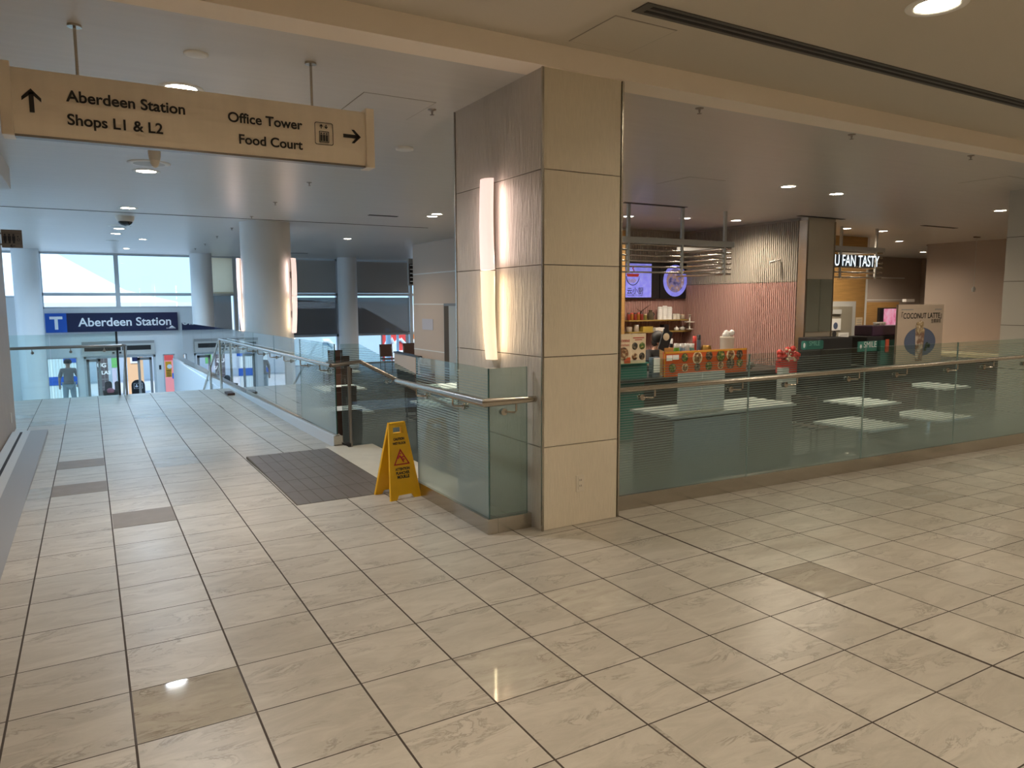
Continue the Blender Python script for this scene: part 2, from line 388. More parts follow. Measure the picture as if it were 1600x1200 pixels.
def spot(name, loc, energy, col, ang=2.2, blend=.7, rot=(0, 0, 0), r=.06):
    l = bpy.data.lights.new(name, 'SPOT'); l.energy = energy; l.color = col; l.spot_size = ang; l.spot_blend = blend; l.shadow_soft_size = r
    o = bpy.data.objects.new(name, l); o.location = loc; o.rotation_euler = rot; C.objects.link(o); return o
#=== PART 2 ===
# ================================================================== STRUCTURE
def zf(x, y):
    if y < 4.2: return -.015*max(0, x-3.3)
    if y < 6.5: return 0.
    if y < 9.2: return -.05*(y-6.5)/2.7
    return -.05-.012*min(1, (y-9.2)/5.4)
def sheet(b, xs, ys):
    for i in range(len(xs)-1):
        for j in range(len(ys)-1):
            b.quad(*[(x, y, zf(x, y)) for x, y in ((xs[i], ys[j]), (xs[i+1], ys[j]), (xs[i+1], ys[j+1]), (xs[i], ys[j+1]))])
EDGE_Y, WALL_Y = 14.6, 25.0
b = MB(); sheet(b, [-8, -.9, 2.3, 3.3, 16], [-9, 1, 4.165]); sheet(b, [-.9, 2.3], [4.165, 5.5, 6.5, 9.2, 11.3, EDGE_Y]); sheet(b, [-4, -.9], [11.3, EDGE_Y])
b.quad((2.3, 4.165, 0), (3.3, 4.165, 0), (3.3, 5.45, 0), (2.3, 5.45, 0))
struct(b.build('floor', FLOOR))
b = MB(); b.box(2.3, 26, 4.2, WALL_Y, LOW_Z-.05, LOW_Z); struct(b.build('floor_food_court', M_DARKF))
b = MB()
b.box(2.27, 2.33, 7.75, EDGE_Y, LOW_Z, -.075); b.box(2.6, 16, 4.2, 4.26, LOW_Z, -.2)
b.box(2.32, 2.36, 5.45, 7.72, LOW_Z, -.02); b.box(2.36, 3.3, 5.36, 5.44, LOW_Z, -.005)
struct(b.build('trim_1', M_WHITEW))
b = MB(); b.box(2.20, 2.30, EDGE_Y, WALL_Y, OUT_Z, -.16); struct(b.build('wall_stair', M_WHITEW))
b = MB()
for k in range(4): b.box(2.36+.30*k, 2.36+.30*(k+1), 5.45, 7.72, LOW_Z, -.155*(k+1)+.155-.02 if k == 0 else -.155*k)
struct(b.build('stairs_food_court', M_NOSE))
b = MB(); b.box(2.13, 2.34, 5.45, 7.70, -.03, .0015); struct(b.build('trim_2', M_NOSE))
b = MB()
for k in range(11): b.box(-4, 2.2, EDGE_Y+.30*k, EDGE_Y+.30*(k+1), OUT_Z, -.065-.158*(k+1))
b.box(-4, 2.2, EDGE_Y+3.3, WALL_Y, OUT_Z-.05, OUT_Z)
struct(b.build('stairs_entrance', M_LGREY))
b = MB(); b.box(-60, 80, WALL_Y+.3, 90, OUT_Z-.2, OUT_Z); b.box(-60, -4.25, 5, WALL_Y+.3, OUT_Z-.2, OUT_Z); struct(b.build('ground', mat('outdoor_paving', (.55, .56, .57), .8, noise=.08, nscale=1)))
# brown paver inlay in front of the food court steps
b = MB(); PX0, PX1, PY0, PY1 = 1.305, 2.125, 5.56, 7.62
nx, ny = 8, 5
for i in range(nx):
    for j in range(ny):
        sx, sy = (PX1-PX0)/nx, (PY1-PY0)/ny
        b.box(PX0+i*sx+.003, PX0+(i+1)*sx-.003, PY0+j*sy+.0025, PY0+(j+1)*sy-.0025, -.01, .0022)
o = struct(b.build('floor_paver_inlay', M_PAVER)); b = MB(); b.box(PX0-.008, PX1+.004, PY0-.008, PY1+.004, -.02, .0008); struct(b.build('floor_paver_grout', M_JOINT))
# dull tiles, their weaker reflection put into a browner colour
def tilequad(px, c): 
    q = [at_z(*p, zf(0, 6)) for p in px]
    return q
b = MB()
for (x0, x1, y0, y1) in ((.062, .461, 5.622, 6.024), (-.352, .049, 6.849, 7.25), (-.352, .049, 8.076, 8.477)):
    b.box(x0, x1, y0, y1, zf(x0, y0)-.01, zf(x0, y0)+.0012)
struct(b.build('floor_dull_tiles', M_DULL))
# ceilings
b = MB(); b.box(-8, 16, -9, 4.03, NEAR_Z, NEAR_Z+.1); struct(b.build('ceiling', M_CEIL))
b = MB(); b.box(-8, 26, 4.05, WALL_Y+.3, HALL_Z, HALL_Z+.2); struct(b.build('ceiling_hall', M_CEILF))
b = MB(); b.box(-8, 16, 4.028, 4.25, HALL_Z-.001, NEAR_Z+.12); struct(b.build('beam', M_BEAM))
b = MB(); b.box(-.9, -.655, 4.03, 9.85, 2.80, HALL_Z); struct(b.build('trim_3', M_CEILF))
b = MB(); ys = at_z(200, 332, HALL_Z).y; b.box(-4, 6, ys, ys+.05, HALL_Z-.004, HALL_Z); struct(b.build('trim_4', M_JOINT))
# walls
b = MB(); b.box(-1.15, -.9, 1.0, 11.3, -.1, NEAR_Z+.1); struct(b.build('wall_left', M_WALLB))
b = MB(); b.box(-8, -1.15, 1.0, 1.2, 0, NEAR_Z); struct(b.build('wall_left_return', M_BACK))
b = MB(); b.box(-8.2, 16.2, -9.2, -9, -.3, NEAR_Z+.1); struct(b.build('wall_back', M_BACK))
b = MB(); b.box(-8.2, -8, -9, 1.2, -.3, NEAR_Z+.1); struct(b.build('wall_far_left', M_BACK))
b = MB(); b.box(16, 16.2, -9, 4.2, -.4, NEAR_Z+.1); struct(b.build('wall_right', M_BACK))
b = MB(); b.box(-4.2, -1.15, 11.2, 11.3, OUT_Z, HALL_Z); b.box(-4.2, -4, 11.3, WALL_Y, OUT_Z, -.9); b.box(-4.2, -4, 11.3, WALL_Y, 2.85, HALL_Z); struct(b.build('wall_hall_left', M_WHITEW))
b = MB()
for k in range(6): y = 11.35+2.7*k; b.box(-4.16, -4.06, y, y+.07, -.9, 2.85)
b.box(-4.16, -4.06, 11.3, WALL_Y, 1.0, 1.06); wl = struct(b.build('window_8', M_FRAME)); b = MB(); b.box(-4.115, -4.105, 11.42, WALL_Y, -.9, 2.85); b.build('pane', M_WIN, wl)
b = MB(); b.box(26, 26.2, 4, WALL_Y, LOW_Z, HALL_Z); b.box(16, 26, 4.0, 4.2, LOW_Z, HALL_Z); struct(b.build('wall_food_court_right', M_BEIGE2))
# main pillar
PLX0, PLX1, PLY0, PLY1 = 2.58, 3.222, 4.052, 5.34
pl = MB(); pl.box(PLX0+.012, PLX1-.012, PLY0+.012, PLY1-.012, LOW_Z, HALL_Z+.1); pl = struct(pl.build('pillar', M_JOINT))
def fac(face, z0, z1, m):
    g = .0025
    b = MB()
    if face == 'f': b.box(PLX0+.012, PLX1-.012, PLY0, PLY0+.02, z0+g, z1-g)
    elif face == 'l': b.box(PLX0, PLX0+.02, PLY0+.012, PLY1-.012, z0+g, z1-g)
    else: b.box(PLX1-.02, PLX1, PLY0+.012, PLY1-.012, z0+g, z1-g)
    return b.build('facing_tile', m, pl, .0015)
FZ = [0.0, .575, 1.183, 1.79, 2.40, HALL_Z+.05]
for k in range(5):
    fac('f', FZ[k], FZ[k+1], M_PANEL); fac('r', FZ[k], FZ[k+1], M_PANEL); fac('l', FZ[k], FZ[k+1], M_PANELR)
b = MB()
for (x, y) in ((PLX0, PLY0), (PLX1, PLY0), (PLX0, PLY1), (PLX1, PLY1)):
    b.box(x-.007, x+.007, y-.007, y+.007, 0, HALL_Z)
b.build('corner_strip', M_STEEL, pl)
# second square pillar at the right edge, standing in the food court
b = MB(); b.box(11.0, 11.65, 4.06, 5.39, LOW_Z, HALL_Z); p2 = struct(b.build('pillar_right', mat('pillar_tile_shaded', (.46, .42, .35), .5)))  # same pillar tile darkened, its shade put into the colour
b = MB()
for z in (.0, .6, 1.2, 1.8, 2.4): b.box(10.997, 11.0, 4.06, 5.39, z-.004, z+.004)
b.build('tile_joint', M_JOINT, p2)
# round columns
def column(x, y, r, z0, m, name='column'):
    b = MB(); b.lathe([(r, z0), (r, HALL_Z)], (x, y, 0), 48); return struct(b.build(name, m))
bigc = column(2.95, 14.3, .45, LOW_Z, M_COL)
column(-1.40, 24.0, .32, OUT_Z, M_COLW); column(3.03, 24.0, .31, LOW_Z, M_COLW); column(7.55, 24.0, .32, LOW_Z, M_COLW); column(12.1, 24.0, .32, LOW_Z, M_COLW)
# ------------------------------------------------ far window wall (Y = 25)
def win(name, x0, x1, z0, z1, mull, trans, blinds=()):
    f = MB(); t = .055
    f.box(x0, x1, WALL_Y, WALL_Y+.12, z0, z0+t); f.box(x0, x1, WALL_Y, WALL_Y+.12, z1-t, z1)
    f.box(x0, x0+t, WALL_Y, WALL_Y+.12, z0, z1); f.box(x1-t, x1, WALL_Y, WALL_Y+.12, z0, z1)
    for x in mull: f.box(x-.06, x+.06, WALL_Y-.02, WALL_Y+.14, z0, z1)
    for z in trans: f.box(x0, x1, WALL_Y, WALL_Y+.12, z-.045, z+.045)
    fr = struct(f.build(name, M_FRAME))
    g = MB(); g.box(x0+t, x1-t, WALL_Y+.05, WALL_Y+.06, z0+t, z1-t); g.build('pane', M_WIN, fr)
    for (a, c, zl, zh, m) in blinds:
        q = MB(); q.box(a, c, WALL_Y-.07, WALL_Y-.064, zl, zh); q.lathe([(.02, a), (.02, c)], (0, WALL_Y-.067, zl), 8, axis='x'); q.build('roller_blind', m, fr)
    return fr
win('window_1', -1.15, 3.1, 1.40, HALL_Z, [.80], [1.82])
win('window_2', -4, -1.15, 1.72, HALL_Z, [], [])
win('window_3', 3.1, 7.5, LOW_Z, HALL_Z, [4.15], [1.82, .42], [(3.16, 4.08, 1.87, 2.97, M_BLINDL), (3.16, 4.0, .50, 1.78, M_BLIND), (4.22, 7.44, 1.89, 2.97, M_BLINDU), (4.22, 7.44, .48, 1.72, M_BLIND)])
win('window_4', 7.5, 12.1, LOW_Z, HALL_Z, [10.22], [1.82, .42], [(7.56, 10.12, 1.89, 2.97, M_BLINDU), (7.56, 10.12, .48, 1.72, M_BLIND), (10.4, 12.0, .48, 1.72, M_BLIND)])
win('window_5', 12.1, 26, LOW_Z, HALL_Z, [16.5, 21], [1.82, .42], [(12.2, 25.9, 1.89, 2.97, M_BLINDU), (12.2, 25.9, .48, 1.72, M_BLIND)])
# white entrance wall around the doors
b = MB()
L0, L1, D0, D1, R0, R1 = -1.14, -.37, -.20, 1.72, 1.93, 2.26
HZ = -.03
b.box(-4, 3.1, WALL_Y, WALL_Y+.2, HZ, 1.40); b.box(-4, L0, WALL_Y, WALL_Y+.2, OUT_Z, HZ); b.box(L1, D0, WALL_Y, WALL_Y+.2, OUT_Z, HZ)
b.box(D1, R0, WALL_Y, WALL_Y+.2, OUT_Z, HZ); b.box(R1, 3.1, WALL_Y, WALL_Y+.2, OUT_Z, HZ); b.box(-4, -1.2, WALL_Y, WALL_Y+.2, 1.40, 1.72)
struct(b.build('wall_entrance', M_WHITEW))
for nm, (x0, x1) in (('window_6', (L0, L1)), ('window_7', (R0, R1))):
    f = MB()
    for a, c in ((x0, x0+.03), (x1-.03, x1)): f.box(a, c, WALL_Y+.04, WALL_Y+.14, OUT_Z, HZ)
    f.box(x0, x1, WALL_Y+.04, WALL_Y+.14, HZ-.03, HZ); f.box(x0, x1, WALL_Y+.04, WALL_Y+.14, OUT_Z, OUT_Z+.08)
    fr = struct(f.build(nm, M_FRAME)); g = MB(); g.box(x0+.03, x1-.03, WALL_Y+.08, WALL_Y+.09, OUT_Z+.08, HZ-.03); g.build('pane', M_WIN, fr)
    if nm == 'window_6':
        s = MB(); s.box(x0+.03, x1-.03, WALL_Y+.07, WALL_Y+.08, -1.33, -1.26); part(s.build('yellow_strip', mat('yellow_film', (.75, .68, .10), .6), fr), 'yellow film strip')
# automatic doors: fixed frame, header with grilles, two leaves
f = MB(); f.box(D0, D0+.06, WALL_Y+.02, WALL_Y+.18, OUT_Z, HZ); f.box(D1-.06, D1, WALL_Y+.02, WALL_Y+.18, OUT_Z, HZ); f.box(D0, D1, WALL_Y+.02, WALL_Y+.18, HZ-.06, HZ)
d1 = struct(f.build('door_1', M_FRAME))
h = MB(); h.box(D0-.03, 1.70, WALL_Y-.10, WALL_Y, HZ+.03, .42); hd = h.build('door_operator', M_LGREY, d1)
for a, c in ((D0+.03, .78), (.82, 1.60)):
    g = MB(); g.box(a, c, WALL_Y-.108, WALL_Y-.10, .14, .28); part(g.build('vent_grille', M_BLACKM, hd), 'black vent grille')
h = MB(); h.box(D0-.03, 1.70, WALL_Y-.107, WALL_Y-.1, .34, .42); h.build('cover_strip', M_GREY, hd)
for x in (.58, .76, .88): h = MB(); h.box(x-.03, x+.03, WALL_Y-.13, WALL_Y-.1, .05, .10); part(h.build('sensor', M_BLACK, hd), 'black motion sensor')
for (x0, x1, y0, y1) in ((D0+.06, .23, 25.12, 25.18), (1.22, D1-.10, 25.12, 25.18)):
    f = MB(); q = .07
    f.box(x0, x0+q, y0, y1, OUT_Z+.01, HZ-.08); f.box(x1-q, x1, y0, y1, OUT_Z+.01, HZ-.08); f.box(x0, x1, y0, y1, HZ-.16, HZ-.08); f.box(x0, x1, y0, y1, OUT_Z+.01, OUT_Z+.2)
    lf = f.build('door_leaf', M_GREY, d1); g = MB(); g.box(x0+q, x1-q, y0+.02, y0+.03, OUT_Z+.2, HZ-.16); g.build('glass', M_WIN, lf)
b = MB(); b.box(1.80, 1.86, WALL_Y-.02, WALL_Y, -.5, -.36); tag(b.build('door_push_button', M_BLACK), 'small black push plate on the post right of the sliding doors', 'button')
# ------------------------------------------------ station sign over the doors
s = thing('station_sign', 'long navy blue sign reading Aberdeen Station above the glass doors', 'sign', (.65, 24.9, .72))
b = MB(); b.box(-.56, 2.39, 24.86, 24.998, .715, 1.27); b.build('sign_box', M_NAVY, s)
b = MB(); b.box(-1.09, -.56, 24.858, 24.998, .715, 1.27); t = part(b.build('logo_panel', M_BLUE, s), 'bright blue square with a white letter T')
text('letter', 'T', M_LETW, t, -.98, -.66, .82, plane=24.855, bold=.035, squash=1.)
text('lettering', 'Aberdeen Station', M_LETW, s, -.28, 2.20, .885, plane=24.857, bold=.017)
text('small_lettering', 'translink', M_LETW, s, 2.06, 2.32, .765, plane=24.857)
b = MB(); b.prism([(2.13, 24.857, .80), (2.30, 24.857, .80), (2.215, 24.857, .87)], (0, -.003, 0)); b.build('emblem', M_LETW, s)
#=== PART 3 ===
# ------------------------------------------------ ceiling lamps
def downlight(x, y, z, label, r=.085, energy=28, col=WARM, glow=None, group='recessed downlights', ang=2.75, lit=True):
    d = thing('downlight', label, 'downlight', (x, y, z), group)
    b = MB(); b.lathe([(r*1.45, 0), (r*1.42, -.006), (r*1.08, -.006), (r, .004)], (x, y, z), 28); b.build('trim_ring', M_WHITE, d)
    b = MB(); b.lathe([(r, -.001), (r*.5, -.001), (0, -.001)], (x, y, z-.0005), 28); b.build('lens', glow or M_LAMP, d)
    if lit: spot('downlight_lamp', (x, y, z-.02), energy, col, ang, .9, r=r)
    return d
E_NEAR = 156
p = at_z(1464, 8, NEAR_Z)
downlight(p.x, p.y, NEAR_Z, 'large warm downlight in the near ceiling beside the long slot diffuser', .11, E_NEAR*.6, group=None)
for i, (x, y) in enumerate([(-5.5, 1.2), (-5.5, -2.6), (-5.5, -6.2), (-1.8, -1.2), (-1.8, -4.6), (.6, 1.2), (1.2, -2.2), (1.2, -6.2), (4.2, -1.2), (4.2, -4.8), (7.6, 2.48), (7.6, -1.2), (7.6, -4.8), (11.2, 2.48), (11.2, -1.2), (14.2, 2.4), (13.5, -3.5)]):  # unseen lamps added to brighten the near hall
    downlight(x, y, NEAR_Z, 'added warm fill lamp in the near ceiling, out of view', .11, E_NEAR if x < 4 else E_NEAR*.75, group='added fill lamps over the near hall')
HL = [((283, 138), 'lit downlight just above the hanging direction sign', .10), ((228.5, 267.5), 'lit downlight below the middle of the direction sign, in front of the domed cameras', .10),
      ((200, 325), 'lit hall downlight just before the dark ceiling seam', .10), ((186, 357), 'lit hall downlight behind the round ceiling diffuser', .09), ((181, 365), 'small far hall downlight nearest the bright windows', .09)]
for (q, l, r) in HL:
    p = at_z(*q, HALL_Z); downlight(p.x, p.y, HALL_Z, l, r, 200 if q[1] < 250 else 190, (.96, .93, .88) if q[1] < 150 else (.46, .71, 1.0) if q[1] > 300 else (.62, .80, 1.0))
for (q, l) in [((675, 338), 'lit downlight over the steps, beside the main pillar'), ((543, 373), 'small lit downlight right of the big round column'),
               ((1307, 303), 'lit downlight alone in the middle of the food court ceiling'), ((1563, 329), 'lit downlight beside the right edge pillar')]:
    p = at_z(*q, HALL_Z); downlight(p.x, p.y, HALL_Z, l, .085, 170)
for (q, l, e) in [((982, 338), 'lit stall downlight touching the main pillar in view', 130), ((1071, 341), 'lit stall downlight above the two menu screens', 120), ((1150, 344.5), 'lit stall downlight beside the ribbed wall', 170),
               ((1323, 357), 'lit downlight above the white neon words', 130), ((1380, 361), 'lit downlight right of the white neon words', 130), ((1405, 377), 'small lit downlight farthest back at the coffee stall', 130)]:
    p = at_z(*q, HALL_Z); downlight(p.x, p.y, HALL_Z, l, .085, e, (1, .86, .68), M_LAMPW)
# lamps added to brighten the food court, kept out of view
for (x, y) in [(5.0, 7.6), (5.2, 11.5), (8.0, 6.6), (16.8, 7.0), (18.0, 13.4), (22.5, 13.4), (13.2, 10.3), (6.4, 10.6)]:
    downlight(x, y, HALL_Z, 'added food court fill lamp kept out of view', .085, 420 if y > 13 else 150, group='added food court fill lamps')
for (x, y) in [(-2.4, 17.5), (-2.4, 21), (1.2, 19.2), (1.0, 22.6)]:  # lamps added to brighten the dark entrance end
    downlight(x, y, HALL_Z, 'added cool fill lamp over the entrance stairs', .075, 260, (.52, .76, 1.0), group='added fill lamps over the entrance stairs')
for (x, y) in [(4.15, 20.0), (9.9, 19.5), (11.4, 22.5), (10.9, 16.0), (6.7, 11.5)]:  # lamps added to lift the window end of the food court
    downlight(x, y, HALL_Z, 'added fill lamp at the window end of the food court', .075, 240, (1.0, .93, .85), group='added fill lamps at the food court windows')
#=== PART 4 ===
# ================================================================== GUARDRAILS
def bracket(b, base, out, rail, r=.007):
    """round rosette on the glass at base, arm out along 'out' then up to the rail"""
    base = Vector(base); out = Vector(out).normalized(); rail = Vector(rail)
    b.tube([base, base+out*.012], .024, 14); b.tube([base-out*.016, base-out*.028], .022, 12)
    k = Vector((rail.x, rail.y, base.z)); b.tube([base, base+(k-base)*.9, Vector((k.x, k.y, base.z+.01)), rail], r, 8)
def guard(name, label, loc): return thing(name, label, 'guardrail', loc)
# (1) corner guard in front of the pillar
g = guard('glass_guardrail', 'short L-shaped striped glass guardrail with steel handrail against the main pillar', (2.25, 4.19, 0))
b = MB(); b.box(2.225, 2.30, 4.165, 5.50, 0, .105); b.box(2.30, 2.565, 4.165, 4.24, 0, .105); b.build('base_shoe', M_STEEL, g, .003)
glass_panel('glass_panel', [(2.25, 4.205, .085), (2.25, 5.42, .085), (2.25, 5.42, 1.115), (2.25, 4.205, 1.115)], (.012, 0, 0), g, M_FRITL)
glass_panel('glass_panel', [(2.25, 4.19, .085), (2.545, 4.19, .085), (2.545, 4.19, 1.115), (2.25, 4.19, 1.115)], (0, .012, 0), g, M_FROST, 'narrow frosted pane facing the viewer')
b = MB(); b.tube([(2.19, 5.70, .90), (2.19, 4.125, .90), (2.57, 4.125, .90)], .021, 16); b.build('handrail', M_STEEL, g)
for y in (5.28, 4.62):
    b = MB(); bracket(b, (2.25, y-.06, .82), (-1, 0, 0), (2.19, y, .885)); b.build('bracket', M_STEEL, g)
b = MB(); bracket(b, (2.36, 4.19, .82), (0, -1, 0), (2.42, 4.125, .885)); b.build('bracket', M_STEEL, g)
# (2) long guard along the food court void, right of the pillar
g = guard('glass_guardrail', 'long striped glass guardrail with bronze-toned handrail running right from the main pillar', (6, 4.19, 0))
def zr(x): return -.012*(x-3.3)
b = MB(); b.prism([(3.222, 4.165, -.02), (10.99, 4.165, -.13), (10.99, 4.165, .105+zr(10.99)), (3.222, 4.165, .112)], (0, .075, 0)); b.build('base_shoe', M_STEEL, g)
XS = [3.23, 4.69, 6.225, 7.76, 9.30, 10.98]
for k in range(5):
    a, c = XS[k]+.004, XS[k+1]-.004
    glass_panel('glass_panel', [(a, 4.19, .09+zr(a)), (c, 4.19, .09+zr(c)), (c, 4.19, 1.115), (a, 4.19, 1.115)], (0, .012, 0), g, M_FRIT, None, M_RIML)
b = MB(); b.tube([(3.225, 4.125, .912), (10.99, 4.125, .925)], .021, 16); b.build('handrail', M_STEEL, g)
for q in ((1003, 617), (1141, 605), (1227, 600), (1325, 589), (1400, 581), (1480, 574), (1537, 569), (1599, 563)):
    p = at_y(*q, 4.19); b = MB(); bracket(b, (p.x, 4.19, .835), (0, -1, 0), (p.x+.07, 4.125, .895)); b.build('bracket', M_STEEL, g)
# (3) long guard beside the hall, ending at the food court steps
g = guard('glass_guardrail', 'long glass guardrail on a white kerb along the right side of the bright hall', (2.27, 12, 0))
def zg(y): return -.0068*(y-7.7)
b = MB(); b.prism([(2.235, 7.73, -.03), (2.235, 22.6, -.25), (2.235, 22.6, -.06+zg(22.6)), (2.235, 7.73, .10)], (.085, 0, 0)); part(b.build('kerb', M_WHITEW, g), 'pale kerb under the glass')
b = MB(); b.box(2.23, 2.325, 7.715, 7.735, -.03, .105); part(b.build('kerb_end_cap', M_STEEL, g), 'steel end cap')
b = MB(); b.prism([(2.255, 7.735, .10), (2.255, 22.6, -.06+zg(22.6)), (2.255, 22.6, -.045+zg(22.6)), (2.255, 7.735, .118)], (.045, 0, 0)); b.build('clamp_channel', M_STEEL, g)
YS = [7.75, 9.25, 10.75, 12.25, 13.75, 15.3, 16.9, 18.5, 20.1, 22.6]
for k in range(9):
    a, c = YS[k]+.004, YS[k+1]-.004
    glass_panel('glass_panel', [(2.27, a, .11+zg(a)), (2.27, c, .11+zg(c)), (2.27, c, 1.105+zg(c)), (2.27, a, 1.105+zg(a))], (.012, 0, 0), g, M_FRITL if k == 0 else M_GLASS, 'pane with fine horizontal stripes' if k == 0 else None)
b = MB(); b.tube([(2.19, 7.62, .885), (2.19, 15.3, .835), (2.19, 17.9, -.42)], .021, 14); b.build('handrail', M_STEEL, g)
for k in range(9):
    y = 8.0+.86*k; b = MB(); bracket(b, (2.27, y, .80+zg(y)), (-1, 0, 0), (2.19, y+.05, .868+zg(y))); b.build('bracket', M_STEEL, g)
for (y, z0, z1) in ((15.1, -.3, .83), (16.55, -1.1, .22)):
    b = MB(); b.tube([(2.17, y, z0), (2.17, y, z1)], .024, 12); b.build('post', M_STEEL, g)
# (4) guard on the far side of the food court steps
g = guard('glass_guardrail', 'dark striped glass guardrail with sloping top beside the steps behind the wet floor sign', (2.6, 7.75, 0))
glass_panel('glass_panel', [(2.345, 7.76, -.06), (2.66, 7.76, -.06), (3.75, 7.76, -.60), (3.75, 7.76, .44), (2.545, 7.76, 1.10), (2.345, 7.76, 1.10)], (0, .012, 0), g, M_FRITD)
b = MB(); b.tube([(2.19, 7.62, .885), (2.32, 7.69, .89), (2.535, 7.69, .908), (3.75, 7.69, .255)], .021, 14); part(b.build('handrail', M_STEELD, g), 'bronze handrail that turns down the steps')
b = MB(); b.tube([(2.405, 7.68, -.02), (2.405, 7.68, .86)], .019, 12); b.build('post', M_STEELD, g)
b = MB(); b.box(2.33, 2.40, 7.66, 7.76, -.03, .02); b.build('base_plate', M_BLACKM, g)
for x, z in ((2.86, .66), (3.25, .45)):
    b = MB(); bracket(b, (x, 7.76, z), (0, -1, 0), (x+.04, 7.69, z+.07)); b.build('bracket', M_STEEL, g)
# (5) guard across the hall end, left of the entrance stairs
g = guard('glass_guardrail', 'clear glass guardrail with dark handrail across the far end of the hall', (-1, EDGE_Y, 0))
for a, c in ((-2.6, -1.35), (-1.34, -.60), (-.59, .40)):
    glass_panel('glass_panel', [(a, EDGE_Y-.06, -.07), (c, EDGE_Y-.06, -.07), (c, EDGE_Y-.06, 1.03), (a, EDGE_Y-.06, 1.03)], (0, .012, 0), g, M_GLASS)
b = MB(); b.tube([(-2.6, EDGE_Y-.14, .81), (.47, EDGE_Y-.14, .82), (.54, EDGE_Y+.1, .80), (.54, EDGE_Y+2.6, -.45)], .022, 12); part(b.build('handrail', M_STEELD, g), 'dark handrail')
for x in (.40, .51):
    b = MB(); b.tube([(x, EDGE_Y-.07, -.07), (x, EDGE_Y-.07, 1.06 if x < .45 else .80)], .018, 10); part(b.build('post', M_BLACKM if x < .45 else M_STEELD, g), 'thin dark post')
for x in (-.85, -.30, .2):
    b = MB(); bracket(b, (x, EDGE_Y-.06, .73), (0, -1, 0), (x, EDGE_Y-.14, .80)); b.build('bracket', M_STEELD, g)
# (6) kick plates on the floor
b = MB(); p = at_z(397, 608, -.06); b.box(2.02, 2.14, 13.4, 13.75, -.06, -.02); tag(b.build('door_stop', M_DWOOD), 'small dark brown block on the hall floor beside the glass kerb', 'block')
# floor grille along the left wall
g = thing('floor_grille', 'pale linear floor grille with dark slot along the left wall', 'floor grille', (-.78, 8.5, 0))
b = MB(); b.box(-.885, -.70, 4, 10.6, -.05, .004); b.build('frame', M_LGREY, g)
b = MB(); b.box(-.80, -.775, 4, 10.5, -.04, .006); part(b.build('slot', M_BLACKM, g), 'dark slot')
b = MB(); b.box(-.70, -.52, 4, 10.6, -.05, .0018); part(b.build('edge_strip', M_GREY, g), 'grey edge strip')
# ================================================================== HANGING WAYFINDING SIGN
s = thing('direction_sign', 'long champagne metal direction sign hanging from the ceiling on two rods', 'sign', (.67, 4.7, 2.6))
def bow(z0, z1, d0, d1, n=10): return [(z0+(z1-z0)*k/n, d0+(d1-d0)*(1-(2*k/n-1)**2)) for k in range(n+1)]
b = MB(); prof = [(4.70-d, z) for z, d in bow(2.425, 2.765, .028, .052)]+[(4.70+d, z) for z, d in bow(2.765, 2.425, .028, .052)]
b.prism([(-.28, y, z) for y, z in prof], (1.895, 0, 0)); b.build('panel', M_ALU, s)
for x in (-.33, 1.612): b = MB(); b.box(x, x+.055, 4.70-.062, 4.70+.062, 2.415, 2.785); b.build('end_cap', M_ALU, s, .004)
b = MB(); b.box(-.28, 1.615, 4.668, 4.732, 2.418, 2.43); part(b.build('bottom_trim', M_STEELD, s), 'darker bottom edge')
for q in ((486, 97), (116, 42)):
    p = at_z(*q, HALL_Z); b = MB(); b.tube([(p.x, 4.70, 2.76), (p.x, 4.70, HALL_Z)], .008, 10); b.lathe([(.035, HALL_Z-.012), (.035, HALL_Z)], (p.x, 4.70, 0), 20); b.build('hanging_rod', M_STEEL, s)
yp = 4.645
text('lettering', 'Aberdeen Station', M_INK, s, -.035, .545, 2.617, plane=yp, bold=.022)
text('lettering', 'Shops L1 & L2', M_INK, s, -.035, .425, 2.497, plane=yp, bold=.022)
text('lettering', 'Office Tower', M_INK, s, .775, 1.207, 2.607, plane=yp, bold=.022)
text('lettering', 'Food Court', M_INK, s, .832, 1.205, 2.487, plane=yp, bold=.022)
def arrow(b, cx, cz, L, w, y, ang):
    R = Matrix.Rotation(ang, 3, 'Y')
    for poly in ([(-L/2, -w/2), (L*.36, -w/2), (L*.36, w/2), (-L/2, w/2)], [(L*.5, 0), (L*.12, L*.36), (L*.0-.004, L*.36), (L*.28, 0), (L*.0-.004, -L*.36), (L*.12, -L*.36)]):
        b.prism([Vector((cx, y, cz))+R @ Vector((x, 0, z)) for x, z in poly], (0, -.002, 0))
b = MB(); arrow(b, 1.52, 2.60, .115, .022, yp, 0); b.build('arrow_symbol', M_INK, s)
b = MB(); arrow(b, -.19, 2.60, .12, .022, yp, -math.pi/2); b.build('arrow_symbol', M_INK, s)
def rrect(cx, cz, w, h, r, y, n=4):
    pts = []
    for sx, sz, a0 in ((1, 1, 0), (-1, 1, 90), (-1, -1, 180), (1, -1, 270)):
        for k in range(n+1):
            a = math.radians(a0+90*k/n); pts.append((cx+sx*(w/2-r)+r*math.cos(a), y, cz+sz*(h/2-r)+r*math.sin(a)))
    return pts
def ring(b, pts, t, n=(0, -.002, 0)):
    c = sum((Vector(p) for p in pts), Vector())/len(pts); k = len(pts)
    P = [Vector(p) for p in pts]; Q = [p+(c-p).normalized()*t for p in P]
    for i in range(k): b.prism([P[i], P[(i+1) % k], Q[(i+1) % k], Q[i]], n)
b = MB(); ring(b, rrect(1.34, 2.597, .115, .135, .012, yp), .004); ring(b, rrect(1.34, 2.578, .062, .068, .004, yp), .005)
for dx, an in ((-.016, -1), (.014, 1)): arrow(b, 1.34+dx, 2.640, .026, .005, yp, an*math.pi/2)
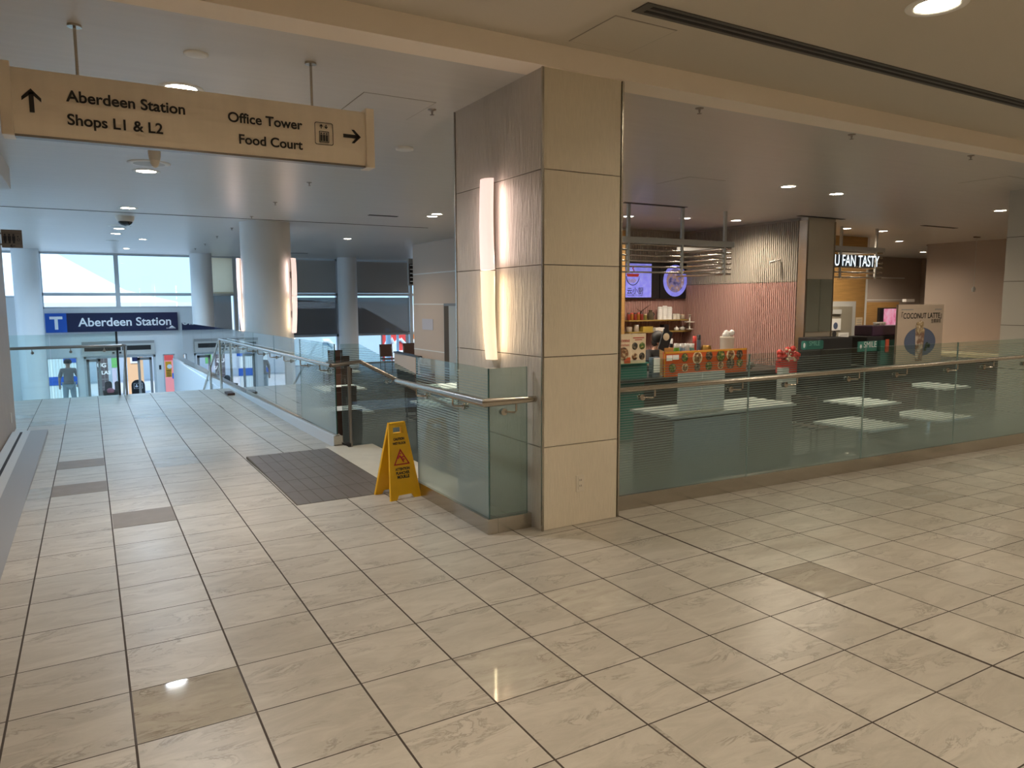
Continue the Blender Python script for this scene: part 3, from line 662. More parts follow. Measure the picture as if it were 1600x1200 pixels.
for dx in (-.017, 0, .017):
    b.ball((1.34+dx, yp-.001, 2.598), .005, 8, sc=(1, .2, 1)); b.prism([(1.34+dx-.006, yp, 2.552), (1.34+dx+.006, yp, 2.552), (1.34+dx+.006, yp, 2.59), (1.34+dx-.006, yp, 2.59)], (0, -.002, 0))
b.build('lift_symbol', M_INK, s)
# restroom blade sign
s = thing('washroom_sign', 'small square bronze washroom sign jutting from the left wall end', 'sign', (-.7, 10, 2.28))
b = MB(); b.box(-.79, -.595, 9.98, 10.005, 2.175, 2.375); b.build('plate', mat('bronze_plate', (.20, .17, .14), .4, .6), s)
b = MB(); b.box(-.9, -.79, 9.985, 10.0, 2.20, 2.22); b.box(-.9, -.79, 9.985, 10.0, 2.32, 2.34); b.build('bracket', M_STEELD, s)
b = MB()
for x in (-.755, -.715, -.675):
    b.ball((x, 9.978, 2.318), .011, 8, sc=(1, .2, 1)); b.prism([(x-.015, 9.98, 2.25), (x+.015, 9.98, 2.25), (x+.015, 9.98, 2.305), (x-.015, 9.98, 2.305)], (0, -.002, 0)); b.box(x-.010, x+.010, 9.978, 9.98, 2.225, 2.25)
ring(b, rrect(-.69, 2.278, .175, .12, .003, 9.98), .003); b.ball((-.635, 9.978, 2.30), .008, 8, sc=(1, .2, 1)); ring(b, rrect(-.63, 2.265, .03, .03, .012, 9.98), .005); arrow(b, -.69, 2.195, .05, .008, 9.98, math.pi)
b.build('symbols', M_BLACK, s)
# ================================================================== WET FLOOR SIGN
W = thing('wet_floor_sign', 'yellow folding wet floor sign standing at the corner of the glass guardrail', 'wet floor sign', (2.08, 5.42, 0))
def wet(F, T, name, text_on=True):
    F, T = Vector(F), Vector(T); right = Vector((.992, .124, 0)); up = (T-F); Hh = up.length; up.normalize(); out = right.cross(up).normalized()
    if name == 'back_panel': out = -out
    def P(x, z, d=0): return F+right*x+up*z+out*d
    def hw(z): return .137-(.137-.073)*z/Hh
    b = MB(); th = out*-.018
    def poly(pts): b.prism([P(x, z) for x, z in pts], th)
    sl0, sl1 = Hh*.855, Hh*.935
    poly([(-hw(0), 0), (-.078, 0), (-.060, .035), (.060, .035), (.078, 0), (hw(0), 0), (hw(sl0), sl0), (-hw(sl0), sl0)])
    poly([(-hw(sl0), sl0), (-.045, sl0), (-.038, sl1), (-hw(sl1), sl1)]); poly([(.045, sl0), (hw(sl0), sl0), (hw(sl1), sl1), (.038, sl1)])
    poly([(-hw(sl1), sl1), (hw(sl1), sl1), (hw(Hh)*.98, Hh), (-hw(Hh)*.98, Hh)])
    o = b.build(name, M_YEL, W)
    b = MB()
    for sx in (-1, 1): b.prism([P(sx*(hw(0)-.006), 0), P(sx*hw(0), 0), P(sx*hw(Hh), Hh), P(sx*(hw(Hh)-.006), Hh)], out*.004)
    b.build('rim', M_YEL, o)
    fr = (Matrix((right, up, out)).transposed(), F)
    k = Hh/.62
    for tx, z, w_ in (('CAUTION', .474*k, .098), ('WET FLOOR', .440*k, .118), ('ATTENTION', .232*k, .128), ('PLANCHER', .200*k, .122), ('MOUILLE', .168*k, .108)):
        text('lettering', tx, M_INK, o, -w_/2, w_/2, z, rotmat=fr, bold=.05, ext=.0015, squash=.8)
    b = MB(); t0, t1, hx = .275*k, .405*k, .072
    tri = [P(-hx, t0, .001), P(hx, t0, .001), P(0, t1, .001)]
    c = sum(tri, Vector())/3; inn = [p+(c-p)*.22 for p in tri]
    for i in range(3): b.prism([tri[i], tri[(i+1) % 3], inn[(i+1) % 3], inn[i]], out*.001)
    b.tube([P(-.012, .35*k, .002), P(.006, .322*k, .002), P(.018, .296*k, .002)], .006, 6); b.tube([P(-.012, .352*k, .002), P(-.028, .325*k, .002)], .005, 6); b.tube([P(.002, .335*k, .002), P(.030, .340*k, .002)], .005, 6); b.tube([P(.006, .322*k, .002), P(.028, .316*k, .002)], .005, 6)
    b.ball(P(-.004, .366*k, .002), .008, 8); b.build('slip_symbol', M_RED, o)
    return o
wet((2.094, 5.30, 0), (2.075, 5.425, .60), 'front_panel'); wet((2.055, 5.57, 0), (2.072, 5.435, .60), 'back_panel')
b = MB(); b.tube([Vector((2.073, 5.43, .59))+Vector((.992, .124, 0))*k for k in (-.06, .06)], .012, 10); b.build('hinge', M_YEL, W)
# ================================================================== SCONCES
M_SH1 = emis('pink_acrylic_glow', (1.0, .70, .62), .72); M_SH2 = emis('warm_acrylic_glow', (1.0, .74, .46), .74)
def sconce(label, c, out, z0, z1, m1, m2, wid=.105, group=None, stand=.045):
    wid *= 1.65
    out = Vector(out).normalized(); side = Vector((0, 0, 1)).cross(out)
    s = thing('wall_sconce', label, 'wall lamp', (c[0], c[1], z0), group); c = Vector((c[0], c[1], 0)); zm = (z0+z1)/2
    def shade(za, zb, da, db, wa, wb, m, lab):
        b = MB(); n = 9; rows = 8; vs = []
        for i in range(rows+1):
            t = i/rows; z = za+(zb-za)*t; d = da+(db-da)*t+.008*math.sin(math.pi*t); wv = wa+(wb-wa)*t
            for j in range(n):
                a = math.pi*j/(n-1); vs.append(c+side*(wv/2*math.cos(a))+out*(d+.055*math.sin(a)**.8)+Vector((0, 0, z)))
        b.add(vs, [(i*n+j, i*n+j+1, (i+1)*n+j+1, (i+1)*n+j) for i in range(rows) for j in range(n-1)], 0, True)
        b.add([v for i in range(rows+1) for v in (vs[i*n], vs[i*n+n-1])], [(2*i, 2*i+1, 2*i+3, 2*i+2) for i in range(rows)], 0)
        b.add(vs[:n], [tuple(range(n))]); b.add(vs[-n:], [tuple(range(n))[::-1]])
        part(b.build('shade', m, s), lab)
    shade(zm+.004, z1, stand, stand, wid*.98, wid*.88, m1, 'upper acrylic shade glowing pinkish'); shade(z0, zm-.004, stand*.35, stand, wid*.72, wid, m2, 'lower acrylic shade, narrower at its foot')
    R = Matrix((side, out, Vector((0, 0, 1)))).transposed()
    b = MB(); b.obox(c+out*(stand*.5)+Vector((0, 0, zm)), (.03, stand*.9, z1-z0-.03), R); b.build('back_plate', M_STEEL, s)
    for z, col in ((zm+.25*(z1-z0), (1, .72, .62)), (zm-.25*(z1-z0), (1, .70, .42))):
        for sx in (-1, 1):
            l = bpy.data.lights.new('sconce_lamp', 'AREA'); l.shape = 'RECTANGLE'; l.size = .03; l.size_y = (z1-z0)*.42; l.energy = .9; l.color = col
            lo = bpy.data.objects.new('sconce_lamp', l); C.objects.link(lo); q = c+side*sx*(wid*.5+.006)+out*(stand+.02)+Vector((0, 0, z))
            zz = (side*sx*-.75+out*.55).normalized(); yy = Vector((0, 0, 1)); xx = yy.cross(zz); lo.matrix_world = Matrix.Translation(q) @ Matrix((xx, yy, zz)).transposed().to_4x4()
    for z in (zm+.29*(z1-z0)-.02, zm-.25*(z1-z0)):
        b = MB(); b.obox(c+side*(-.035)+out*.02+Vector((0, 0, z)), (.02, .035, .12), R); b.build('clip', M_STEELD, s)
sconce('tall two-part sconce glowing pink above and cream below on the main pillar', (PLX0, 4.70), (-1, 0, 0), 1.13, 2.42, M_SH1, M_SH2)
a = at_y(371, 457, 14.3)
for sx, l in ((-1, 'left-hand pink sconce on the big round column'), (1, 'right-hand pink sconce on the big round column')):
    d = Vector((sx*.875, -sx*.484, 0)).normalized(); c = Vector((2.95, 14.3, 0))+d*.44
    sconce(l, (c.x, c.y), d, .98, 2.38, M_SH1, M_SH1, .15, 'column sconces', .05)
# ================================================================== CEILING DEVICES
s = thing('slot_diffuser', 'long dark grey two-slot air diffuser in the near ceiling', 'air diffuser', (6, 3.3, NEAR_Z))
b = MB(); b.box(2.74, 10.5, 3.235, 3.375, NEAR_Z-.006, NEAR_Z+.001); b.build('frame', mat('dark_grey_metal', (.12, .115, .105), .5, .5), s)
for y in (3.275, 3.33): b = MB(); b.box(2.80, 10.45, y-.013, y+.013, NEAR_Z-.008, NEAR_Z-.0055); part(b.build('slot', M_BLACKM, s), 'black slot')
M_SEAM = mat('seam_brown', (.27, .24, .20), .8)  # brown outline drawn round the access hatches
def access(label, pts, z, m=M_SEAM, t=.006):
    x0, x1, y0, y1 = pts; s = thing('access_panel', label, 'access panel', ((x0+x1)/2, (y0+y1)/2, z)); b = MB()
    b.box(x0+t, x1-t, y0+t, y1-t, z-.003, z+.001); b.build('hatch', M_CEIL if z > 3.1 else M_CEILF, s)
    b = MB(); b.box(x0, x1, y0, y1, z-.0012, z+.001); b.build('frame', m, s)
access('square ceiling access hatch near the start of the slot diffuser', (2.70, 3.17, 3.47, 3.94), NEAR_Z)
p = at_z(625, 155, HALL_Z); access('square hatch in the hall ceiling right of the direction sign', (1.78, 2.34, 5.15, 5.75), HALL_Z)
for q, l in (((1053, 290), 'faint square hatch in the food court ceiling nearest the main pillar'), ((1517, 289), 'faint square hatch in the food court ceiling near the right edge pillar')):
    p = at_z(*q, HALL_Z); access(l, (p.x-.3, p.x+.3, p.y-.6, p.y), HALL_Z)
M_VENT = mat('vent_dark', (.03, .027, .024), .7)
for (a, c, l) in (((968, 317), (1077, 323), 'dark linear vent in the ceiling before the noodle stall'), ((1243, 337.5), (1323, 342), 'dark linear vent above the polished steel column'), ((1437, 352.5), (1498, 356), 'dark linear vent before the taupe side wall'), ((455, 395), (480, 396), 'small dark vent strip beside the big round column'), ((575, 336), (622, 338), 'thin dark vent strip left of the main pillar in the hall ceiling')):
    p, q = at_z(*a, HALL_Z), at_z(*c, HALL_Z); b = MB(); y = (p.y+q.y)/2; b.box(p.x, q.x, y-.05, y+.05, HALL_Z-.006, HALL_Z); tag(b.build('linear_vent', M_VENT), l, 'vent')
def sprinkler(x, y, z, label):
    b = MB(); b.lathe([(.034, 0), (.031, -.006), (.010, -.008), (.008, -.026), (.005, -.03), (.005, -.038), (.018, -.040), (.018, -.043), (0, -.043)], (x, y, z), 14); tag(b.build('sprinkler', M_STEELD), label, 'sprinkler', 'ceiling sprinklers')
for q, l in (((675, 171), 'sprinkler head just left of the top of the main pillar'), ((483, 285), 'sprinkler head below the right end of the direction sign'), ((430, 316), 'sprinkler head second nearest to the big round column'), ((393, 338), 'sprinkler head right above the big round column'),
             ((1093, 169), 'first sprinkler head right of the main pillar'), ((1331, 210), 'sprinkler head in the middle of the food court ceiling edge'), ((1517, 243), 'sprinkler head nearest the right edge pillar'),
             ((362, 356), 'sprinkler head left of the big round column'), ((339, 369), 'sprinkler head over the far white column, nearer one'), ((320, 381), 'small sprinkler head over the far white column, middle one'), ((305, 388), 'tiny sprinkler head over the far white column, nearest the windows')):
    p = at_z(*q, HALL_Z); sprinkler(p.x, p.y, HALL_Z, l)
def disc(q, r, label, name='ceiling_speaker', cat='ceiling disc', h=.006):
    p = at_z(*q, HALL_Z); s = thing(name, label, cat, (p.x, p.y, HALL_Z))
    b = MB(); b.lathe([(r, 0), (r, -h), (r*.82, -h-.004)], (p.x, p.y, HALL_Z), 32); b.build('rim', M_WHITE, s)
    b = MB(); b.lathe([(r*.82, -h-.003), (r*.4, -h-.008), (0, -h-.009)], (p.x, p.y, HALL_Z), 32); b.build('face', M_LGREY if r > .12 else M_WHITE, s)
disc((306, 84), .07, 'small white ceiling disc above the direction sign'); disc((233, 255), .21, 'large round white air diffuser below the direction sign', 'round_diffuser', 'air diffuser'); disc((186, 353), .21, 'round white diffuser just behind the far dome camera', 'round_diffuser', 'air diffuser')
disc((632, 231), .085, 'grey ceiling disc left of the main pillar', h=.02); disc((176, 376), .14, 'dark thin disc in the ceiling close to the bright windows')
def domecam(q, r, label, dome):
    p = at_z(*q, HALL_Z); s = thing('dome_camera', label, 'camera', (p.x, p.y, HALL_Z))
    b = MB(); b.lathe([(r*1.15, 0), (r*1.1, -.05), (r*.95, -.09)], (p.x, p.y, HALL_Z), 24); b.build('housing', M_OFFW, s)
    b = MB(); b.lathe([(r*.9, -.09), (r*.8, -.12), (r*.5, -.15), (0, -.165)], (p.x, p.y, HALL_Z), 24); b.build('dome', dome, s)
domecam((241, 236), .05, 'beige dome camera just under the direction sign', M_ALU); domecam((195, 338), .13, 'dark dome camera hanging behind the ceiling seam', M_DOME)
# wall outlet on the pillar
s = thing('power_outlet', 'ivory power outlet low on the front of the main pillar', 'outlet', (2.89, PLY0, .29))
b = MB(); b.box(2.853, 2.922, PLY0-.006, PLY0, .235, .352); b.build('cover_plate', M_OFFW, s, .002)
b = MB(); b.box(2.870, 2.905, PLY0-.0085, PLY0-.006, .25, .338); r_ = b.build('socket', M_OFFW, s); b = MB()
for z in (.272, .312):
    for x in (2.880, 2.893): b.box(x, x+.003, PLY0-.010, PLY0-.0084, z, z+.012)
b.build('slots', M_BLACK, r_)
p = at_x(17, 653, -.9); b = MB(); b.box(-.9, -.893, p.y-.035, p.y+.035, p.z-.06, p.z+.06); tag(b.build('wall_switch', M_OFFW), 'pale switch plate low on the left brown wall', 'switch plate')
#=== PART 5 ===
# ================================================================== FOOD COURT: walls and stalls
# beige wall block with a door, behind the steps
b = MB(); b.box(7.43, 9.4, 11.95, 18.0, LOW_Z, HALL_Z); wb = struct(b.build('wall_service', M_BEIGE))
b = MB()
for q in ((650, 428.7), (650, 475.3), (655, 545.5)): z = at_x(*q, 7.43).z; b.box(7.424, 7.43, 11.95, 18.0, z-.012, z+.012)
b.build('pale_joint', M_WHITE, wb)
y0, zt = at_x(694, 478, 7.43).y, at_x(694, 478, 7.43).z
b = MB(); b.box(7.415, 7.43, y0-1.05, y0, LOW_Z, zt+.06); dr = struct(b.build('door_2', M_STEELD)); b = MB(); b.box(7.405, 7.416, y0-1.0, y0-.30, LOW_Z, zt); b.build('door_leaf', M_LGREY, dr); b = MB(); b.box(7.41, 7.418, y0-.30, y0-.03, LOW_Z, zt); part(b.build('reveal', mat('brown_reveal', (.09, .06, .035), .6), dr), 'dark brown reveal')
p, q = at_x(660, 498, 7.43), at_x(677, 516, 7.43); b = MB(); b.box(7.42, 7.43, min(p.y, q.y), max(p.y, q.y), q.z, p.z); tag(b.build('notice', mat('lilac_paper', (.55, .53, .58), .7)), 'pale notice sheet on the beige wall beside the service door', 'notice')
s = thing('directory_sign', 'dark blade directory with white lines at the top corner of the beige wall', 'sign', (7.36, 18.1, 2.3))
p0, p1 = at_y(637, 404, 18.1), at_y(646, 446, 18.1)
b = MB(); b.box(p0.x, p1.x+.05, 18.06, 18.14, p1.z, p0.z); b.build('panel', M_GREY, s); b = MB(); b.box(p0.x+.02, p1.x+.03, 18.052, 18.06, p1.z+.04, p0.z-.14); pn = b.build('dark_face', M_BLACKM, s); b = MB()
for k in range(5): z = p1.z+.09+k*.105; b.box(p0.x+.04, p1.x, 18.046, 18.052, z, z+.025)
b.build('white_lines', M_LETW, pn)
# beige counter behind the steps
s = thing('beige_counter', 'beige counter with black top standing before the red poster windows', 'counter', (5.8, 13.8, LOW_Z))
A, B_, D = at_y(616, 548, 14.2), at_y(652, 557, 13.1), None
zt = .20
A = at_z(616, 549, zt); B_ = at_z(649, 557, zt)
b = MB(); b.prism([(A.x, A.y, -.27), (B_.x, B_.y, -.27), (B_.x, B_.y, zt-.03), (A.x, A.y, zt-.03)], (.12, 0, 0)); b.build('apron', M_BEIGE, s)
b = MB(); b.prism([(A.x-.04, A.y-.02, zt-.03), (B_.x+.01, B_.y-.03, zt-.03), (B_.x+.01, B_.y-.03, zt), (A.x-.04, A.y-.02, zt)], (.16, 0, 0)); part(b.build('top', M_BLACK, s), 'black top')
b = MB(); b.prism([(A.x+.08, A.y+.02, LOW_Z), (B_.x, B_.y+.03, LOW_Z), (B_.x, B_.y+.03, -.27), (A.x+.08, A.y+.02, -.27)], (.05, 0, 0)); part(b.build('base', M_BLACKM, s), 'dark recessed base')
# ribbed noodle stall
b = MB(); b.box(9.4, 11.6, 11.9, 12.1, LOW_Z, HALL_Z); struct(b.build('wall_stall_back', M_GREYR))
b = MB(); b.box(11.22, 11.5, 8.95, 12.0, LOW_Z, HALL_Z); struct(b.build('wall_stall_side', M_GREYR))
b = MB(); b.box(8.0, 8.86, 11.0, 12.0, LOW_Z, HALL_Z-.15); struct(b.build('wall_stall_wood', M_WOOD))
b = MB(); b.box(9.40, 9.47, 11.80, 11.9, LOW_Z, HALL_Z-.1); struct(b.build('trim_5', M_LGREY))
ZP = 1.90
def ribs(name, m, z0, z1, lab):
    b = MB(); x = 9.48
    while x < 11.2: b.box(x, x+.026, 11.868, 11.9, z0, z1); x += .046
    y = 8.98
    while y < 11.86: b.box(11.188, 11.22, y, y+.026, z0, z1); y += .046
    b.box(9.47, 11.2, 11.892, 11.8995, z0, z1); b.box(11.2125, 11.2195, 8.96, 11.89, z0, z1)
    o = b.build(name, m); o['kind'] = 'structure'; return o
ribs('wall_ribbed_upper', M_GREYR, ZP, 2.98, ''); ribs('wall_ribbed_lower', M_PINKR, LOW_Z, ZP-.012, '')
# polished steel column with fridge face
s = struct(MB().box(11.22, 11.98, 8.80, 9.0, LOW_Z, HALL_Z).build('column_steel', M_MIRR))
b = MB(); b.box(11.19, 11.235, 8.785, 8.96, LOW_Z, 2.98); b.box(11.955, 11.985, 8.785, 8.83, LOW_Z, 2.98); b.build('edge_strip', M_STEEL, s)
F0 = at_y(1250, 433, 8.78).z
b = MB(); b.box(11.25, 11.60, 8.785, 8.80, .98, F0-.03); b.box(11.615, 11.95, 8.785, 8.80, .98, F0-.03); b.build('glass_pane', mat('dark_glass_pane', (.22, .225, .18), .06, spec=.9), s)
fr = thing('fridge', 'black fridge with a teal lit label at the foot of the steel column', 'fridge', (11.6, 8.6, LOW_Z))
b = MB(); b.box(11.05, 11.92, 8.30, 8.78, LOW_Z, .89); b.build('body', M_BLACKM, fr, .01)
p, q = at_y(1252, 533, 8.29), at_y(1286, 545, 8.29)
b = MB(); b.prism(rrect((p.x+q.x)/2, (p.z+q.z)/2, q.x-p.x, p.z-q.z, .03, 8.292), (0, -.006, 0)); lb = part(b.build('label', M_TEAL, fr), 'teal label with a white droplet emblem'); b = MB(); b.lathe([(.075, 0), (.075, -.004)], (p.x+.07, 8.286, (p.z+q.z)/2), 20, axis='y'); b.build('emblem_disc', mat('teal_light', (.06, .25, .21), .4), lb)
b = MB(); b.ball((p.x+.07, 8.281, (p.z+q.z)/2), .035, 10, sc=(.8, .1, 1.3)); b.build('droplet', M_LETW, lb)
text('lettering', 'SMILE', mat('pale_teal_letters', (.25, .55, .46), .5), lb, p.x+.20, q.x-.10, (p.z+q.z)/2-.01, plane=8.284)
# noodle stall counter
c = thing('stall_counter', 'dark noodle stall counter below the orange dish menu', 'counter', (9, 9.2, LOW_Z))
b = MB(); b.box(7.6, 11.0, 8.92, 9.6, LOW_Z, .30); b.build('body', M_COUNTER, c); b = MB(); b.box(6.9, 11.03, 8.75, 9.65, .30, .345); b.build('top', M_COUNTER, c)
b = MB(); b.box(6.9, 7.6, 8.92, 9.6, LOW_Z, .30); part(b.build('end_cabinet', M_TEAL, c), 'teal end cabinet')
s = thing('teal_box', 'teal box carrying the two menu posters at the end of the noodle counter', 'box', (7.2, 9, .345)); b = MB(); b.box(6.92, 7.60, 8.86, 9.2, .345, .59); b.build('body', M_TEAL, s); b = MB(); b.box(6.90, 7.62, 8.84, 9.22, .57, .592); b.build('lid', mat('teal_light', (.06, .25, .21), .4), s)
# dish menu
D1 = [food_mat('dish_green', [(.02, .05, .01), (.10, .16, .03), (.55, .35, .15)]), food_mat('dish_brown', [(.05, .02, .01), (.25, .11, .04), (.6, .5, .3)]), food_mat('dish_dark', [(.012, .012, .012), (.07, .05, .03), (.35, .28, .18)])]
s = thing('dish_menu', 'long orange dish menu board with round dish pictures on the noodle counter', 'menu board', (8.8, 8.8, .345))
b = MB(); b.box(7.88, 9.74, 8.78, 8.81, .345, .745); mb = b.build('board', M_ORANGE, s); b = MB(); b.box(7.88, 9.74, 8.776, 8.782, .715, .745); b.box(7.88, 7.90, 8.776, 8.782, .345, .745); b.build('yellow_edge', mat('amber_print', (.62, .30, .03), .5), mb)
b = MB(); b.box(7.93, 8.05, 8.776, 8.781, .60, .69); b.box(8.06, 8.19, 8.776, 8.781, .615, .69); b.build('white_tags', M_PAPER, mb)
for k, (x, z, r) in enumerate([(8.32, .64, .065), (8.60, .625, .095), (8.86, .65, .07), (9.13, .635, .09), (9.36, .645, .085), (9.57, .65, .07), (8.06, .48, .07), (8.33, .475, .06), (8.60, .47, .06), (8.86, .48, .07), (9.13, .48, .06), (9.36, .50, .085), (9.58, .50, .07)]):
    b = MB(); b.lathe([(r*1.12, 0), (r*1.12, -.003)], (x, 8.781, z), 24, axis='y'); b.lathe([(r*.92, -.003), (r*.5, -.006), (0, -.006)], (x, 8.781, z), 20, mi=1, axis='y'); b.build('dish_picture', [M_CREAM if k % 3 == 1 else mat('dark_plate_print', (.10, .05, .03), .5), D1[k % 3]], mb)
def poster(name, label, x0, x1, y, z0, z1, m, cat='poster', rests=None):
    s = thing(name, label, cat, ((x0+x1)/2, y, z0)); b = MB(); b.box(x0, x1, y-.012, y, z0, z1); return s, b.build('sheet', m, s)
s, o = poster('menu_poster', 'narrow cream menu poster with red title and a bowl, touching the pillar in view', 6.93, 7.205, 8.80, .592, 1.05, M_CREAM)
text('lettering', 'NOODLE', M_RED, o, 6.98, 7.18, .93, plane=8.786, bold=.02); text('lettering', 'kitchen', M_RED, o, 7.0, 7.17, .865, plane=8.786)
b = MB(); b.lathe([(.10, 0), (.10, -.003), (.07, -.006), (0, -.008)], (7.06, 8.787, .75), 24, axis='y'); b.build('bowl_picture', D1[1], o); b = MB(); b.box(7.08, 7.2, 8.784, 8.787, .60, .69); b.build('orange_corner', M_ORANGE, o)
s, o = poster('menu_poster', 'cream menu poster with four dark round dishes', 7.215, 7.505, 8.80, .592, 1.05, M_CREAM)
b = MB(); b.box(7.25, 7.47, 8.786, 8.788, .98, .995); b.box(7.29, 7.43, 8.786, 8.788, .95, .962); b.build('title_lines', M_RED, o)
for k, (x, z) in enumerate(((7.285, .86), (7.43, .86), (7.285, .70), (7.43, .70))): b = MB(); b.lathe([(.056, 0), (.056, -.004), (.02, -.007), (0, -.007)], (x, 8.788, z), 20, axis='y'); b.build('dish_picture', D1[(k+2) % 3], o)
# screens
TVM = screen_mat('blue_menu_screen', [(.20, .20, .75), (.24, .25, .85), (.30, .32, .95)])
s = thing('menu_screen', 'wall screen showing a red noodle bowl logo and three dark characters', 'screen', (9.9, 11.8, 1.95))
b = MB(); b.box(9.50, 10.42, 11.80, 11.86, 1.60, 2.36); b.build('frame', M_BLACK, s); b = MB(); b.box(9.52, 10.20, 11.796, 11.80, 1.63, 2.32); o = b.build('display', TVM, s)
x = 9.70; b = MB(); R_ = [(x+.17*math.cos(a), 11.793, 2.06+.18*math.sin(a)) for a in [math.pi+math.pi*k/12 for k in range(13)]]; b.tube(R_, .008, 6); b.build('bowl_outline', M_NAVY, o)
b = MB(); b.prism([(x-.17, 11.795, 2.11), (x+.17, 11.795, 2.11), (x+.14, 11.795, 2.05), (x-.14, 11.795, 2.05)], (0, -.003, 0)); b.tube([(x-.02, 11.793, 2.12), (x+.03, 11.793, 2.18), (x-.01, 11.793, 2.22), (x+.04, 11.793, 2.27)], .010, 6); part(b.build('bowl_band', M_REDP, o), 'red bowl rim')
b = MB(); [b.tube([(x-.10+.04*k+.02*math.cos(a), 11.793, 1.97+.03*math.sin(a)-.012*(k % 2)) for a in [2*math.pi*j/10 for j in range(11)]], .006, 5) for k in range(5)]; b.build('noodle_curls', M_CREAM, o)
text('lettering', '云小厨', M_INK, o, 9.55, 9.98, 1.71, plane=11.794, bold=.01)
text('lettering', 'Noodle Kitchen', M_INK, o, 9.55, 9.98, 1.655, plane=11.794)
s = thing('menu_screen', 'wall screen showing a round plate of food on black', 'screen', (11.0, 11.8, 1.95))
b = MB(); b.box(10.44, 11.17, 11.80, 11.855, 1.60, 2.36); b.build('frame', M_BLACK, s)
b = MB(); b.lathe([(.335, 0), (.33, -.004)], (10.86, 11.80, 1.98), 8*4, axis='y'); o = b.build('plate_picture', TVM, s); b = MB(); b.lathe([(.25, 0), (.2, -.003), (0, -.004)], (10.86, 11.795, 1.985), 28, axis='y'); b.build('food_picture', screen_mat('screen_food', [(.03, .03, .10), (.16, .14, .30), (.30, .18, .12), (.36, .35, .66)]), o)
# shelves with jars
M_JAR = [mat('amber_jar', (.30, .11, .015), .25), mat('red_jar', (.22, .03, .02), .3), mat('olive_jar', (.22, .18, .04), .3), mat('clear_plastic_cup', (.66, .62, .54), .25), mat('clay_jar', (.40, .33, .25), .5)]
for k, (z, x1, l) in enumerate(((1.165, 11.10, 'upper wooden wall shelf under the menu screens'), (.925, 11.18, 'lower wooden wall shelf behind the stall worker'))):
    b = MB(); b.box(9.48, x1, 11.62, 11.868, z-.025, z); tag(b.build('wall_shelf', mat('olive_shelf_wood', (.34, .23, .06), .5)), l, 'shelf')
def jar(x, y, z, r, h, m, label, lid=None, group=None, name='jar', cat='jar'):
    s = thing(name, label, cat, (x, y, z), group); b = MB(); b.lathe([(r*.92, 0), (r, h*.08), (r, h*.78), (r*.8, h*.88)], (x, y, z), 16); b.build('body', m, s)
    if lid: b = MB(); b.lathe([(r*.86, h*.86), (r*.86, h), (0, h)], (x, y, z), 16); b.build('lid', lid, s)
    return s
for k in range(5): jar(9.56+.085*k, 11.74, 1.165, .036, .15, M_JAR[0] if k % 2 else M_JAR[1], 'small amber or red jar in the row on the left of the upper shelf', M_REDP if k % 2 else M_BLACK, 'jars on the upper shelf')
jar(10.0, 11.74, 1.165, .035, .12, M_JAR[2], 'olive jar ending the row of jars on the upper shelf', M_CREAM)
s = thing('glass_carafe', 'squat glass carafe with dark handle on the upper shelf', 'carafe', (10.14, 11.74, 1.165)); b = MB(); b.lathe([(.06, 0), (.07, .05), (.06, .13), (.035, .17), (.05, .20)], (10.14, 11.74, 1.165), 18); b.build('body', mat('smoky_glass', (.10, .08, .05), .1), s); b = MB(); b.tube([(10.20, 11.74, 1.32), (10.25, 11.74, 1.28), (10.21, 11.74, 1.21)], .008, 6); b.build('handle', M_BLACK, s)
s = thing('dried_branch', 'dark dried branch leaning above the jars on the upper shelf', 'branch', (9.85, 11.7, 1.17)); b = MB(); b.tube([(9.86, 11.82, 1.165), (9.93, 11.80, 1.33), (10.03, 11.71, 1.44), (10.12, 11.7, 1.48)], .009, 6, radii=[.012, .01, .008, .004]); b.tube([(9.93, 11.80, 1.33), (9.80, 11.71, 1.37), (9.72, 11.7, 1.41)], .006, 5, radii=[.008, .006, .003]); b.build('twigs', M_DWOOD, s)
def cupstack(x, y, z, r, h, n, label, m=None, group=None):
    s = thing('cup_stack', label, 'cups', (x, y, z), group); b = MB(); prof = []
    for k in range(n): prof += [(r*1.06, h*k/n), (r*1.06, h*k/n+.006), (r, h*k/n+.008)]
    prof += [(r*.8, h), (0, h)]; b.lathe(prof, (x, y, z), 18); b.build('cups', m or M_JAR[3], s)
for k, (x, h) in enumerate(((10.40, .27), (10.53, .29), (10.66, .27))): cupstack(x, 11.74, 1.165, .055, h, 7, 'tall stack of white plastic cups on the upper shelf', M_WHITE, 'tall cup stacks')
for k, x in enumerate((10.80, 10.90)): cupstack(x, 11.74, 1.165, .045, .12, 4, 'short stack of clear cups toward the right of the upper shelf', None, 'short cup stacks')
jar(11.03, 11.74, 1.165, .05, .10, M_JAR[4], 'pale tub at the right end of the upper shelf', M_CREAM)
jar(9.58, 11.74, .925, .06, .12, M_JAR[4], 'first grey clay pot on the left of the lower shelf'); jar(9.76, 11.74, .925, .06, .14, M_JAR[4], 'second clay pot with spout on the lower shelf', M_WHITE)
b = MB(); b.box(9.88, 10.14, 11.66, 11.8, .925, 1.03); tag(b.build('yellow_box', mat('ochre_card', (.42, .30, .05), .6)), 'long ochre box on the lower shelf', 'box')
b = MB(); b.box(10.22, 10.46, 11.66, 11.8, .925, 1.0); tag(b.build('white_box', M_PAPER), 'white flat box on the lower shelf', 'box')
b = MB(); b.box(10.46, 10.60, 11.68, 11.8, .925, 1.06); tag(b.build('black_box', M_BLACK), 'black box next to the white box on the lower shelf', 'box')
